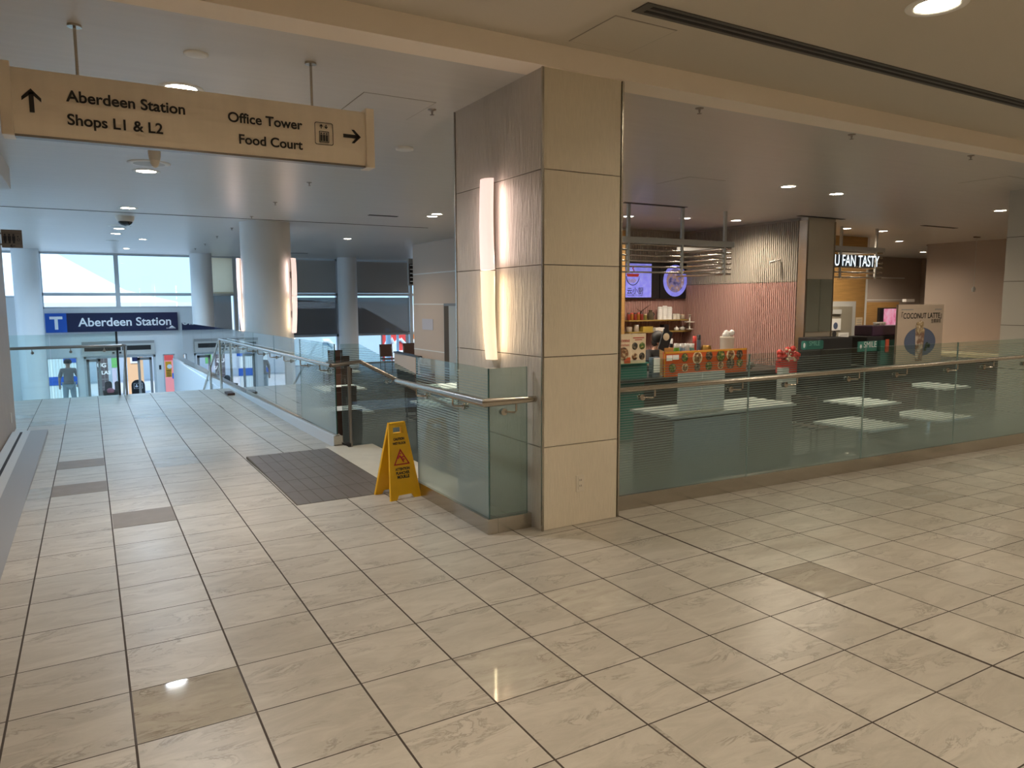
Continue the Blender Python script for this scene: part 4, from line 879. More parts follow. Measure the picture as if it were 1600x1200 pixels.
def teapot(x, z, label, r=.055):
    s = thing('teapot', label, 'teapot', (x, 11.74, z)); b = MB(); b.lathe([(r*.6, 0), (r, r*.5), (r*.9, r), (r*.3, r*1.3)], (x, 11.74, z), 16); b.build('body', M_WHITE, s); b = MB(); b.ball((x, 11.74, z+r*1.45), r*.22, 8); b.build('knob', M_WHITE, s); b = MB(); b.tube([(x+r*.8, 11.74, z+r*.5), (x+r*1.5, 11.74, z+r*1.1)], .008, 6); b.build('spout', M_WHITE, s)
teapot(10.87, .925, 'white teapot left of centre on the right of the lower shelf'); teapot(11.04, .925, 'white pointed teapot near the right end of the lower shelf', .06)
b = MB(); b.lathe([(.03, 0), (.08, .02), (.085, .03), (.02, .04), (.02, .16), (.11, .17), (.11, .185), (.015, .19), (.015, .33), (.06, .335), (0, .34)], (11.06, 11.55, .93), 16); tag(b.build('tiered_stand', M_JAR[3]), 'clear tiered stand at the right end of both shelves', 'stand')
# things on the counter
def can(x, y, m, label): jar(x, y, .345, .045, .40, m, label, M_WHITE, None, 'drink_can', 'can')
ct = .345
for k, (px, m, l) in enumerate(((1057, mat('green_can', (.10, .30, .02), .4), 'bright green tall can behind the orange menu'), (1065.5, mat('blue_can', (.18, .28, .40), .4), 'pale blue tall can behind the orange menu'), (1073, mat('silver_can', (.45, .48, .45), .3), 'silver tall can behind the orange menu'), (1080.5, mat('teal_can', (.10, .24, .22), .4), 'teal tall can behind the orange menu'))):
    p = at_y(px, 546, 9.2); jar(p.x, 9.2, ct, .05, p.z-ct+.10, m, l, M_LGREY, None, 'drink_can', 'can')
p = at_y(1085, 540, 9.35); jar(p.x, 9.35, ct, .035, .60, mat('red_bottle', (.35, .04, .03), .3), 'red squeeze bottle behind the orange menu', M_REDP, None, 'bottle', 'bottle'); p = at_y(1090, 540, 9.35); jar(p.x+.03, 9.35, ct, .035, .62, mat('slate_bottle', (.10, .13, .17), .3), 'slate blue bottle right of the red bottle', M_BLACK, None, 'bottle', 'bottle')
p = at_y(1049, 540, 9.2); jar(p.x, 9.2, ct, .028, .58, M_BLACK, 'black bottle with pale cap left of the green can', M_WHITE, None, 'bottle', 'bottle')
p = at_y(1107, 538, 9.2); jar(p.x, 9.25, ct, .09, .50, mat('brass_pot', (.42, .24, .06), .3, .8), 'tall brass pot behind the middle of the orange menu', None, None, 'brass_pot', 'pot')
p = at_y(1136, 530, 9.3); s = thing('ice_bucket', 'white tall bucket holding crumpled plastic bags behind the orange menu', 'bucket', (p.x, 9.3, ct)); b = MB(); b.lathe([(.10, 0), (.125, .55), (.13, .56), (.12, .575)], (p.x, 9.3, ct), 24); b.build('body', M_OFFW, s); b = MB()
for k in range(7): b.ball((p.x+random.uniform(-.07, .07), 9.3+random.uniform(-.05, .05), ct+.60+random.uniform(0, .05)), .055, 8, sc=(1, .8, random.uniform(.8, 1.5)))
b.build('plastic_bag', M_WHITE, s)
b = MB(); p = at_y(1173, 578, 8.85)
for k in range(6): b.ball((p.x+random.uniform(-.06, .06), 8.86+random.uniform(-.04, .04), .39+random.uniform(0, .08)), .05, 8, sc=(1, 1, .8))
tag(b.build('foil_bag', mat('silver_foil', (.6, .58, .54), .2, .9)), 'crumpled silver foil bag on the counter right of the orange menu', 'bag')
p, q = at_y(1034, 521, 8.95), at_y(1048, 543, 8.95)
s = thing('picture_stand', 'tilted black picture card with a cream dessert, leaning before the stall worker', 'card', ((p.x+q.x)/2, 8.95, .345)); b = MB(); cx, cz = (p.x+q.x)/2-.02, (p.z+q.z)/2
R = Matrix.Rotation(.35, 3, 'Y'); b.obox((cx, 8.95, cz), (.20, .015, .34), R); o = b.build('card', M_BLACK, s); b = MB(); b.ball((cx+.01, 8.938, cz+.06), .07, 12, sc=(1, .1, .9)); b.build('dessert_picture', M_CREAM, o); b = MB(); b.box(cx-.03, cx+.16, 8.93, 9.05, .345, cz-.12); b.build('wooden_block', M_WOOD, s)
p = at_y(1026, 556, 8.85); b = MB(); b.box(p.x-.08, p.x+.08, 8.86, 8.94, .345, .66); tag(b.build('card_reader', mat('blue_grey_case', (.12, .15, .18), .4)), 'blue grey till with a paper sheet left of the orange menu', 'till'); b = MB(); b.box(p.x-.06, p.x+.07, 8.845, 8.855, .42, .65); tag(b.build('notice_sheet', M_PAPER), 'white printed sheet in front of the till', 'notice')
s = thing('flower_box', 'red box of mixed flowers on a pale stand before the ribbed wall', 'flowers', (10.7, 8.6, .345)); p, q = at_y(1217, 543, 8.6), at_y(1244, 562, 8.6)
b = MB(); b.box(p.x+.03, q.x-.02, 8.56, 8.68, q.z-.22, q.z); b.build('red_box', M_REDP, s); b = MB()
for k in range(26): b.ball((random.uniform(p.x, q.x), 8.6+random.uniform(-.05, .03), random.uniform(q.z-.02, p.z)), random.uniform(.03, .06), 7)
b.build('red_flowers', M_REDP, s); b = MB()
for k in range(10): b.ball((random.uniform(p.x+.05, q.x-.05), 8.55+random.uniform(-.02, .02), random.uniform(q.z, p.z-.03)), random.uniform(.018, .03), 7)
b.build('cream_flowers', M_CREAM, s); b = MB(); b.box(p.x+.0, p.x+.16, 8.5, 8.62, LOW_Z, q.z-.12); b.box(p.x-.05, q.x+.05, 8.48, 8.75, LOW_Z, LOW_Z+.03); b.box(p.x+.16, q.x-.02, 8.56, 8.68, LOW_Z, q.z-.22); b.build('stand', M_LGREY, s)
# tubular canopy above the noodle stall
def canopy(name, label, x0, x1, y0, y1, zt, zb, posts, n=6):
    s = thing(name, label, 'canopy', ((x0+x1)/2, y0, zt))
    b = MB(); b.box(x0, x1, y0-.03, y0+.03, zt-.09, zt); b.box(x1-.06, x1, y0, y1, zt-.09, zt); b.build('beam', M_LGREY, s)
    for x in posts:
        b = MB(); b.box(x-.025, x+.025, y0-.02, y0+.02, zt, HALL_Z); b.build('hanger', M_LGREY, s); b = MB(); b.box(x-.018, x+.018, y0-.018, y0+.018, zb, zt-.09); b.build('upright', M_LGREY, s)
    for k in range(n):
        z = zb+.02+(zt-.13-zb)*k/(n-1); b = MB(); b.tube([(x0, y0, z), (x1-.05, y0, z), (x1-.05, y1, z)], .012, 8); b.build('rail', M_STEEL, s)
canopy('stall_canopy', 'grey tubular slat canopy hanging in front of the menu screens', 6.95, 9.47, 8.9, 10.2, 2.535, 1.98, (7.22, 8.32, 9.27))
canopy('stall_canopy', 'grey tubular slat canopy behind the white neon words', 12.3, 14.62, 9.55, 10.6, 2.64, 2.0, (13.2, 14.35))
s = thing('bullet_camera', 'white bullet camera with bracket on the ribbed wall', 'camera', (11.19, 9.5, 2.15)); p = at_x(1218, 406, 11.17)
b = MB(); b.tube([(11.19, p.y, p.z), (11.09, p.y+.02, p.z-.02)], .015, 8); b.build('arm', M_WHITE, s); b = MB(); b.tube([(11.09, p.y+.02, p.z-.02), (11.0, p.y+.08, p.z-.05)], .022, 12); b.build('body', M_WHITE, s)
# neon words
s = thing('neon_sign', 'white outlined neon words YOU FAN TASTY on a black strip', 'sign', (13.4, 9.5, 2.34))
b = MB(); b.box(12.5, 14.25, 9.50, 9.53, 2.235, 2.465); b.build('backing', M_BLACK, s)
text('lettering', 'YOU FAN TASTY', emis('white_neon', (.8, .92, 1.0), 1.2), s, 12.60, 14.38, 2.245, plane=9.49, bold=-.0, squash=.74)
# coffee stall
b = MB(); b.box(12.1, 16.12, 10.95, 11.1, LOW_Z, HALL_Z); struct(b.build('wall_stall_oak', M_WOOD))
p, q = at_y(1297, 477, 10.95), at_y(1330, 477, 10.95)
d = struct(MB().box(p.x-.1, q.x+.14, 10.925, 10.95, LOW_Z, p.z+.09).build('door_3', M_LGREY)); b = MB(); b.box(p.x, q.x, 10.91, 10.93, LOW_Z, p.z-.03); lf = b.build('door_leaf', mat('putty_door', (.30, .27, .21), .5), d); b = MB(); b.box(p.x+.02, p.x+.32, 10.87, 10.91, p.z-.20, p.z-.10); b.build('door_closer', M_LGREY, d)
def note(x0y, label, Y, m=M_PAPER, lines=True):
    a, c = at_y(x0y[0], x0y[1], Y), at_y(x0y[2], x0y[3], Y); b = MB(); b.box(a.x, c.x, Y-.006, Y, c.z, a.z); s = thing('notice', label, 'notice', ((a.x+c.x)/2, Y, c.z)); o = b.build('sheet', m, s)
    if lines:
        b = MB()
        for k in range(4): z = a.z-(a.z-c.z)*(.2+.17*k); b.box(a.x+.15*(c.x-a.x), c.x-.15*(c.x-a.x), Y-.008, Y-.006, z-.006, z+.006)
        b.build('print', M_GREY, o)
    return a, c, o
a, c, o = note((1297.5, 498, 1313, 516), 'white poster with a dark blue round picture on the putty door', 10.90, lines=False); b = MB(); b.ball(((a.x+c.x)/2, 10.893, (a.z+c.z)/2-.03), .08, 14, sc=(1, .05, 1)); b.build('picture', mat('dusk_blue_print', (.07, .09, .16), .6), o)
note((1310, 520, 1325, 539), 'white printed sheet lower on the putty door', 10.90); note((1337, 496, 1346.5, 516), 'beige sheet on the oak wall right of the putty door', 10.94, M_CREAM); note((1336, 519, 1348, 533), 'lower beige sheet on the oak wall right of the putty door', 10.94, M_CREAM)
a, c = at_y(1298, 518, 10.90), at_y(1309, 526, 10.90); b = MB(); b.lathe([(.07, 0), (.07, -.01)], ((a.x+c.x)/2, 10.905, (a.z+c.z)/2), 20, axis='y'); tag(b.build('door_disc', M_BLACKM), 'dark round plate on the putty door', 'plate')
s = thing('coffee_counter', 'coffee stall counter with teal front panels', 'counter', (14, 8.7, LOW_Z)); b = MB(); b.box(12.55, 16.2, 8.35, 9.1, LOW_Z, .27); b.build('body', M_COUNTER, s); b = MB(); b.box(12.5, 16.25, 8.3, 9.15, .27, .31); b.build('top', M_COUNTER, s)
s = thing('coffee_machine', 'dark purple coffee machine with white cups on top', 'coffee machine', (13.5, 8.9, .31)); b = MB(); b.box(12.85, 14.1, 8.63, 9.05, .31, .86); b.build('lower_body', M_BLACKM, s, .02); b = MB(); b.box(13.03, 14.05, 8.66, 9.05, .86, 1.06); b.build('upper_body', M_PURP, s, .02)
p, q = at_y(1342, 534, 8.6), at_y(1374, 548, 8.6); b = MB(); b.box(p.x, q.x, 8.605, 8.63, q.z, p.z); o = part(b.build('label', mat('teal_light', (.06, .25, .21), .4), s), 'teal label with a droplet emblem'); text('lettering', 'SMILE', M_LETW, o, p.x+.16, q.x-.1, (p.z+q.z)/2-.02, plane=8.602); b = MB(); b.ball((p.x+.07, 8.602, (p.z+q.z)/2), .035, 10, sc=(.8, .1, 1.3)); b.build('droplet', M_LETW, o)
p, q = at_y(1375, 532, 8.55), at_y(1401, 549, 8.55); b = MB(); b.box(p.x, q.x, 8.53, 8.59, .31, p.z); tag(b.build('teal_display', M_TEAL), 'teal display box right of the coffee machine label', 'display box'); b = MB(); b.box(p.x+.13, p.x+.24, 8.515, 8.53, q.z, p.z+.02); tag(b.build('red_card', mat('orange_red_card', (.55, .10, .05), .5)), 'small orange red card on the teal display box', 'card')
for k in range(5): b = MB(); x = 13.38+.075*k; b.lathe([(.025, 0), (.036, .06), (.034, .062)], (x, 8.85, 1.06), 14); tag(b.build('coffee_cup', M_WHITE), 'white cup in the row on top of the coffee machine', 'cup', 'cups on the coffee machine')
p, q = at_y(1380, 481, 9.3), at_y(1404, 513, 9.3); s = thing('pink_screen', 'glowing pink screen left of the coconut latte board', 'screen', (p.x, 9.3, 1.06)); b = MB(); b.box(p.x-.1, q.x+.25, 9.3, 9.36, q.z, p.z); b.build('frame', M_BLACK, s); b = MB(); b.box(p.x+.03, q.x+.22, 9.294, 9.3, q.z+.02, p.z-.02); b.build('display', screen_mat('pink_display', [(.62, .16, .30), (.75, .30, .45), (.85, .45, .58)]), s); b = MB(); b.box(p.x+.1, p.x+.3, 9.31, 9.35, LOW_Z, q.z); b.build('stand', M_BLACK, s)
# coconut latte board
p, q = at_y(1404, 476, 8.36), at_y(1469.5, 568, 8.36)
s = thing('latte_board', 'large cream advert board reading COCONUT LATTE with a drink on a blue blob', 'poster', ((p.x+q.x)/2, 8.36, .31)); M_BOARD = mat('cream_board', (.50, .40, .31), .6); b = MB(); b.box(p.x, q.x, 8.36, 8.40, .31, p.z); bo = b.build('board', M_BOARD, s)
wd, hh = q.x-p.x, p.z-q.z
def bx(u, v): return (p.x+wd*u, p.z-hh*v)
x, z = bx(.07, .225); text('lettering', '「COCONUT LATTE」', M_INK, bo, x, bx(.95, 0)[0], z, plane=8.356, bold=.012)
x, z = bx(.72, .30); text('lettering', '生椰拿铁', M_INK, bo, x, bx(.94, 0)[0], z, plane=8.356)
b = MB(); b.box(bx(.07, 0)[0], bx(.32, 0)[0], 8.356, 8.36, bx(0, .09)[1], bx(0, .075)[1]); b.box(bx(.8, 0)[0], bx(.95, 0)[0], 8.356, 8.36, bx(0, .09)[1], bx(0, .075)[1]); b.build('small_print', M_GREY, bo)
cx, cz = bx(.485, .63); pts = []
for k in range(36):
    a = 2*math.pi*k/36; r = .50*(1+.10*math.sin(a+.6)+.07*math.cos(2*a+.4)); pts.append((cx+r*math.cos(a)*.98, 8.359, cz+r*math.sin(a)*.60))
b = MB(); b.prism(pts, (0, -.003, 0)); b.build('blue_blob', mat('slate_blue_print', (.10, .13, .21), .6), bo)
x0, z0 = bx(.40, .93); x1 = bx(.57, 0)[0]; zt_ = bx(0, .40)[1]
b = MB(); b.prism([(x0+.02, 8.355, z0), (x1-.02, 8.355, z0), (x1+.03, 8.355, zt_), (x0-.03, 8.355, zt_)], (0, -.003, 0)); b.build('drink_picture', food_mat('latte_print', [(.60, .50, .40), (.20, .10, .06), (.45, .33, .24)], 7), bo)
b = MB(); mid = (x0+x1)/2
for k in range(16): a = 2*math.pi*k/16; b.ball((mid+.13*math.cos(a)*random.uniform(.3, 1), 8.352, zt_+.03+.10*math.sin(a)*random.uniform(.4, 1)), .05, 8, sc=(1, .06, 1))
b.build('foam_picture', food_mat('foam_print', [(.55, .42, .25), (.30, .20, .09), (.66, .56, .40)], 14), bo); b = MB()
for k in range(6): b.ball((x1+.12+random.uniform(-.06, .08), 8.353, bx(0, .70)[1]+random.uniform(-.05, .06)), .045, 8, sc=(1, .06, 1))
b.build('leaf_picture', mat('dark_green_print', (.03, .06, .04), .6), bo)
# taupe walls right of the coffee stall, oak low wall and slats
b = MB(); b.box(16.2, 26, 15.5, 15.7, LOW_Z, HALL_Z); o = struct(b.build('wall_taupe_back', M_BEIGE2)); b = MB()
for qy in (434.5, 468.5): z = at_y(1400, qy, 15.5).z; b.box(16.3, 25, 15.49, 15.5, z-.015, z+.015)
b.build('pale_joint', M_WHITE, o)
b = MB(); b.box(19.5, 22, 4.4, 11.5, LOW_Z, HALL_Z); struct(b.build('wall_taupe_side', M_BEIGE2))
b = MB(); b.box(16.13, 16.2, 10.95, 11.6, LOW_Z, HALL_Z-.02); struct(b.build('trim_6', M_WHITE))
b = MB(); b.box(16.2, 19.5, 12.2, 12.35, LOW_Z, 1.50); struct(b.build('wall_oak_low', M_WOOD))
p = at_y(1424, 474, 12.2); b = MB(); b.box(p.x-.22, p.x+.18, 12.22, 12.33, 1.50, 1.58); tag(b.build('white_packet_pile', M_WHITE), 'white flat packet on top of the low oak wall', 'packet')
for q, l in (((1453, 381), 'thin ceiling mounted cord beside the edge of the taupe wall'), ((1526, 377), 'thin ceiling mounted cord with small tag before the taupe wall')):
    p = at_y(*q, 9.6) if q[0] > 1500 else at_y(*q, 11.6); s = thing('hanging_cord', l, 'cord', (p.x, p.y, HALL_Z)); b = MB(); b.box(p.x-.10, p.x+.10, p.y-.03, p.y+.03, HALL_Z-.02, HALL_Z); b.build('ceiling_bracket', M_DWOOD, s); b = MB(); b.tube([(p.x, p.y, HALL_Z-.02), (p.x, p.y, 1.85)], .005, 5); b.build('cord', M_LGREY, s); b = MB(); b.lathe([(.03, 0), (.045, .07), (.02, .12)], (p.x, p.y, 1.74), 10); b.build('tag', M_LGREY, s)
# long cream bench along the taupe side wall
p = at_x(1500, 536, 19.2); s = thing('cream_bench', 'long cream topped ledge along the foot of the taupe wall', 'bench', (18.9, 8, LOW_Z)); b = MB(); b.box(18.6, 19.49, 4.6, 11.2, .14, .22); b.build('top', M_CREAM, s); b = MB(); b.box(18.7, 19.49, 4.7, 11.1, LOW_Z, .14); b.build('base', M_DWOOD, s)
# tray cabinet close behind the striped guard, white panels on it stand in for a window reflection
s = thing('tray_cabinet', 'low tray cabinet seen through the striped guardrail below the white panels', 'cabinet', (6.1, 5.9, LOW_Z)); b = MB(); b.box(5.18, 7.05, 5.64, 6.25, LOW_Z, .33); b.build('body', mat('brown_grey_laminate', (.16, .135, .11), .4), s); b = MB(); b.box(5.15, 7.08, 5.61, 6.28, .33, .36); b.build('top', M_LGREY, s); b = MB(); b.box(5.20, 6.17, 5.62, 5.64, LOW_Z+.08, .31); part(b.build('door', mat('blue_grey_laminate', (.22, .25, .27), .35), s), 'blue grey door')
p, q, m_ = at_y(1060, 585, 5.7), at_y(1130, 640, 5.7), at_y(1096, 612, 5.7)
s = thing('reflection_panels', 'pair of white panels standing in for a window reflection above the low cabinet', 'board', (m_.x, 5.7, .36))
for a, c in ((p.x, m_.x-.008), (m_.x+.008, q.x)): b = MB(); b.box(a, c, 5.69, 5.71, .36, p.z+.01); b.build('board', M_PAPER, s)
# tables and chairs
def make_table(x, y, label):
    s = thing('food_court_table', label, 'table', (x, y, LOW_Z), 'food court tables'); b = MB(); b.box(x-.36, x+.36, y-.36, y+.36, .105, .135); b.build('tabletop', M_TOP, s, .004); b = MB(); b.tube([(x, y, LOW_Z+.02), (x, y, .105)], .035, 12); b.build('pedestal', M_STEEL, s); b = MB(); b.lathe([(.24, 0), (.23, .02), (.05, .035)], (x, y, LOW_Z), 20); b.build('base', M_STEELD, s); return s
def make_chair(x, y, label):
    s = thing('food_court_chair', label, 'chair', (x, y, LOW_Z), 'food court chairs'); z = LOW_Z
    b = MB(); b.box(x-.21, x+.21, y-.21, y+.21, z+.43, z+.46); b.build('seat', M_DWOOD, s, .008); b = MB(); b.prism([(x-.21, y+.19, z+.50), (x+.21, y+.19, z+.50), (x+.20, y+.24, z+.88), (x-.20, y+.24, z+.88)], (0, .025, 0)); b.build('backrest', M_DWOOD, s)
    for sx in (-1, 1):
        b = MB(); b.tube([(x+sx*.19, y-.18, z), (x+sx*.19, y-.18, z+.43)], .014, 8); b.build('leg', M_STEELD, s); b = MB(); b.tube([(x+sx*.19, y+.21, z), (x+sx*.19, y+.19, z+.46), (x+sx*.18, y+.235, z+.80)], .014, 8); b.build('leg', M_STEELD, s)
    return s
def dup(root, loc, rz, label):
    r = root.copy(); C.objects.link(r); r.location = loc; r.rotation_euler = (0, 0, rz); r['label'] = label
    for ch in root.children:
        k = ch.copy(); C.objects.link(k); k.parent = r; k.matrix_parent_inverse = ch.matrix_parent_inverse.copy()
    return r
t0 = make_table(2.80, 9.40, 'pale square table nearest the dark striped guardrail of the steps'); c0 = make_chair(2.99, 10.05, 'dark brown chair at the table nearest the steps')
TB = [(3.56, 11.93, 'pale table second from the steps, in the gap beside the glass kerb'), (4.47, 15.0, 'pale table third from the steps, before the far windows'), (9.4, 6.35, 'pale table behind the long guardrail, fourth pane'), (8.95, 5.15, 'pale table close behind the long guardrail, fourth pane'), (7.68, 5.2, 'pale table close behind the long guardrail, third pane'), (12.2, 6.9, 'pale table behind the long guardrail near the right edge'), (4.3, 9.4, 'pale table behind the dark striped guardrail of the steps'), (5.2, 11.2, 'pale table between the steps and the beige counter')]
for x, y, l in TB: dup(t0, (x, y, LOW_Z), 0, l)
CH = [(2.61, 8.75, math.pi, 'dark brown chair next to the end of the glass kerb'), (3.77, 12.65, 0, 'dark brown chair behind the second table from the steps'), (3.34, 11.2, math.pi, 'dark brown chair before the second table from the steps'), (4.68, 15.7, 0, 'dark brown chair behind the third table from the steps'), (4.26, 14.3, math.pi, 'dark brown chair before the third table from the steps'), (7.9, 21.2, 0, 'dark brown chair above the beige counter, under the red poster'), (8.75, 21.4, 0, 'dark brown chair half hidden by the beige wall, under the orange poster'),
      (5.25, 17.6, math.pi, 'dark brown chair farthest back in the gap beside the glass kerb'), (5.75, 19.3, 0, 'dark brown chair before the far window blinds beside the glass kerb'),
      (8.6, 6.5, math.pi/2, 'dark brown chair at the table behind the fourth guard pane'), (10.1, 6.3, -math.pi/2, 'dark brown chair right of the table behind the fourth guard pane'), (8.35, 5.2, math.pi/2, 'dark brown chair between the two tables close to the guardrail'), (11.4, 6.9, math.pi/2, 'dark brown chair at the table near the right edge'), (4.3, 10.1, 0, 'dark brown chair behind the steps guardrail'), (4.3, 8.7, math.pi, 'dark brown chair just behind the steps guardrail'), (5.2, 11.9, 0, 'dark brown chair behind the table between the steps and the beige counter')]
for x, y, r, l in CH: dup(c0, (x, y, LOW_Z), r, l)
#=== PART 6 ===
# ================================================================== OUTSIDE, seen through doors and windows
M_FAC = mat('pale_blue_facade', (.60, .74, .84), .6, noise=.03, nscale=2, stretch=(9, 1, 1)); M_FAC2 = mat('white_facade', (.80, .82, .84), .6)
b = MB(); b.box(-30, 60, 36, 37, OUT_Z, 1.4); tag(b.build('shop_building', M_FAC2), 'pale low building across the street outside the far windows', 'building')
# sloping station canopy outside (its edge runs diagonally through the blinds)
b = MB(); b.prism([(9.2, 33, 3.4), (9.2, 33, 2.4), (14.6, 33, .2), (14.6, 33, .6)], (0, 2, 0)); b.prism([(-4, 33.5, 2.2), (9.2, 33.5, 2.2), (9.2, 33.5, 3.6), (-4, 33.5, 3.6)], (0, 2, 0)) if False else None
p0, p1 = at_y(556, 474, 38), at_y(640, 521, 38)
s = thing('station_canopy', 'dark sloping station roof edge seen through the lower grey blinds', 'roof', (p0.x, 34, 0)); p0, p1 = at_y(556, 474, 33.6), at_y(640, 521, 33.6); b = MB(); b.prism([(p0.x-3.2, 33.6, -.5), (p1.x+.5, 33.6, -.5), (p1.x+.5, 33.6, p1.z-.3), (p0.x, 33.6, p0.z), (p0.x-3.2, 33.6, p0.z+.2)], (0, 1.5, 0)); b.build('roof_edge', mat('canopy_grey', (.10, .10, .105), .7), s)
q0, q1, q2 = at_y(66, 398, 33), at_y(182, 458, 33), at_y(292, 482, 33)
s = thing('white_canopy', 'pale glass canopy slope above the station doors outside', 'roof', (q0.x, 34, 2)); b = MB(); b.prism([(q0.x-3, 33, q2.z-.3), (q2.x, 33, q2.z-.3), (q2.x+.6, 33.6, q2.z+.05), (q1.x+.4, 35, q1.z+.15), (q0.x, 37, q0.z+.5), (q0.x-3, 37, q0.z+.5)], (0, .05, -.08)); b.build('slope', mat('frosted_canopy', (.90, .95, .98), .6), s)
b = MB(); a, c = at_y(20, 460, 32), at_y(300, 474, 32); b.box(-6, 12, 32.5, 32.9, c.z-.25, c.z+.05); tag(b.build('rail_beam', M_FAC2), 'long white horizontal beam outside just above the station sign', 'beam')
def ext(name, label, px0, py0, px1, py1, Y, m, cat='poster', drop=0):
    a, c = at_y(px0, py0, Y), at_y(px1, py1, Y); s = thing(name, label, cat, ((a.x+c.x)/2, Y, OUT_Z)); z0 = OUT_Z if drop else c.z
    b = MB(); b.box(a.x, c.x, Y, Y+.12, z0, a.z); o = b.build('panel', m, s); return s, o, a, c
# pale corrugated panel with blue band behind the left pane
Y = 29.5
s, o, a, c = ext('bus_shelter_panel', 'pale panel with a blue top and blue band outside the left entrance pane', 66, 553, 128, 640, Y, mat('ice_panel', (.70, .82, .84), .5), 'panel', 1)
p, q = at_y(66, 590, Y-.01), at_y(128, 600, Y-.01); b = MB(); b.box(p.x, q.x, Y-.02, Y, q.z, p.z); part(b.build('blue_band', M_BLUE, o), 'blue band')
p, q = at_y(98, 554, Y-.01), at_y(128, 566, Y-.01); b = MB(); b.box(p.x, q.x, Y-.02, Y, q.z, p.z); part(b.build('blue_block', M_BLUE, o), 'blue block')
b = MB(); x = a.x
while x < c.x: b.box(x, x+.012, Y-.006, Y, OUT_Z, a.z); x += .09
b.build('corrugation', M_LGREY, o)
s, o, a, c = ext('tile_poster', 'dark grey tiled advert with white letters outside the sliding doors', 150, 556, 173, 640, Y, mat('dark_plum_panel', (.10, .085, .10), .5), 'poster', 1)
b = MB()
for k in range(8): z = a.z-.28*k; b.box(a.x, c.x, Y-.012, Y, z-.01, z+.01)
for k in range(4): x = a.x+(c.x-a.x)*k/3; b.box(x-.008, x+.008, Y-.012, Y, OUT_Z, a.z)
b.build('grid_lines', M_GREY, o); p, q = at_y(152, 574, Y), at_y(166, 574, Y); text('lettering', 'UG', M_LETW, o, p.x, q.x, p.z, plane=Y-.016, bold=.03); p, q = at_y(159, 585, Y), at_y(173, 585, Y); text('lettering', 'LAS', M_LETW, o, p.x, q.x, p.z, plane=Y-.016, bold=.03)
s, o, a, c = ext('green_poster', 'poster fading from green to lilac next to the dark tiled advert', 173.5, 556, 186, 640, Y, mat('lilac_panel', (.66, .58, .72), .5), 'poster', 1); p, q = at_y(173.5, 556, Y), at_y(186, 574, Y); b = MB(); b.box(p.x, q.x, Y-.012, Y, q.z, p.z); part(b.build('green_top', mat('fresh_green', (.18, .52, .16), .5), o), 'green top')
s, o, a, c = ext('orange_poster', 'pale orange poster with a white frame outside the right sliding door', 198, 556, 228, 640, Y+.4, mat('pale_orange', (.82, .50, .27), .5), 'poster', 1); b = MB(); p, q = at_y(203, 556, Y+.39), at_y(218, 567, Y+.39); b.box(p.x, q.x, Y+.37, Y+.4, q.z, p.z); b.build('white_frame', M_LETW, o); b = MB(); b.box(p.x+.06, q.x-.06, Y+.36, Y+.375, q.z+.07, p.z); b.build('dark_window', M_NAVY, o)
s, o, a, c = ext('pink_poster', 'pink and red poster outside the right entrance pane', 252, 551, 284, 640, Y, mat('bright_pink', (.80, .25, .25), .5), 'poster', 1); p, q = at_y(252, 551, Y), at_y(284, 562, Y); b = MB(); b.box(p.x, q.x, Y-.01, Y, q.z, p.z); part(b.build('red_top', M_REDP, o), 'red top'); p, q = at_y(269, 583, Y), at_y(278, 591, Y); b = MB(); b.box(p.x, q.x, Y-.01, Y, q.z, p.z); b.build('blue_square', M_BLUE, o)
b = MB(); p, q = at_y(258, 565, WALL_Y+.05), at_y(269, 589, WALL_Y+.05); b.box(p.x, q.x, WALL_Y+.062, WALL_Y+.07, q.z, p.z); o = tag(b.build('yellow_notice', mat('amber_notice', (.80, .38, .02), .5)), 'yellow notice stuck on the right entrance pane', 'notice'); b = MB(); b.lathe([(.07, 0), (.07, -.004)], ((p.x+q.x)/2+.03, WALL_Y+.061, p.z-.16), 16, axis='y'); b.build('white_disc', M_LETW, o); b = MB()
for k in range(4): z = p.z-.30-.055*k; b.box(p.x+.03, q.x-.03, WALL_Y+.058, WALL_Y+.062, z, z+.02)
b.build('print_lines', M_INK, o)
# red and orange adverts with white outline letters outside the food court windows, pale blue hoarding
Y = 29
s, o, a, c = ext('blue_hoarding', 'pale blue hoarding with a white outlined letter outside the far windows', 440, 524, 598, 640, Y, M_FAC, 'hoarding', 1); p, q = at_y(504, 533, Y), at_y(523, 560, Y); b = MB(); b.tube([(p.x, Y-.03, p.z), (q.x-.25, Y-.03, p.z), (q.x, Y-.03, p.z-.25), (q.x, Y-.03, q.z-.6)], .09, 8); b.build('white_letter', M_LETW, o)
s, o, a, c = ext('red_advert', 'red advert with rounded white outline letters outside the far windows', 598.5, 521, 636, 640, Y, mat('coral_red', (.80, .07, .06), .5), 'poster', 1); b = MB()
for x0, x1 in ((603, 615), (617, 632)):
    p, q = at_y(x0, 530, Y), at_y(x1, 560, Y); r = .18; b.tube([(p.x, Y-.03, q.z-.8), (p.x, Y-.03, p.z-r), (p.x+r, Y-.03, p.z), (q.x-r, Y-.03, p.z), (q.x, Y-.03, p.z-r), (q.x, Y-.03, q.z-.8)], .075, 8); b.tube([(p.x, Y-.03, p.z-.55), (q.x, Y-.03, p.z-.55)], .075, 8)
b.build('white_letters', M_LETW, o)
s, o, a, c = ext('orange_advert', 'orange advert with a white ring next to the red advert outside', 640.5, 521, 700, 640, Y, mat('vivid_orange', (.85, .22, .03), .5), 'poster', 1); p = at_y(655.5, 543, Y); b = MB(); b.tube([(p.x+.38*math.cos(2*math.pi*k/20), Y-.03, p.z+.38*math.sin(2*math.pi*k/20)) for k in range(21)], .08, 8); b.build('white_ring', M_LETW, o)
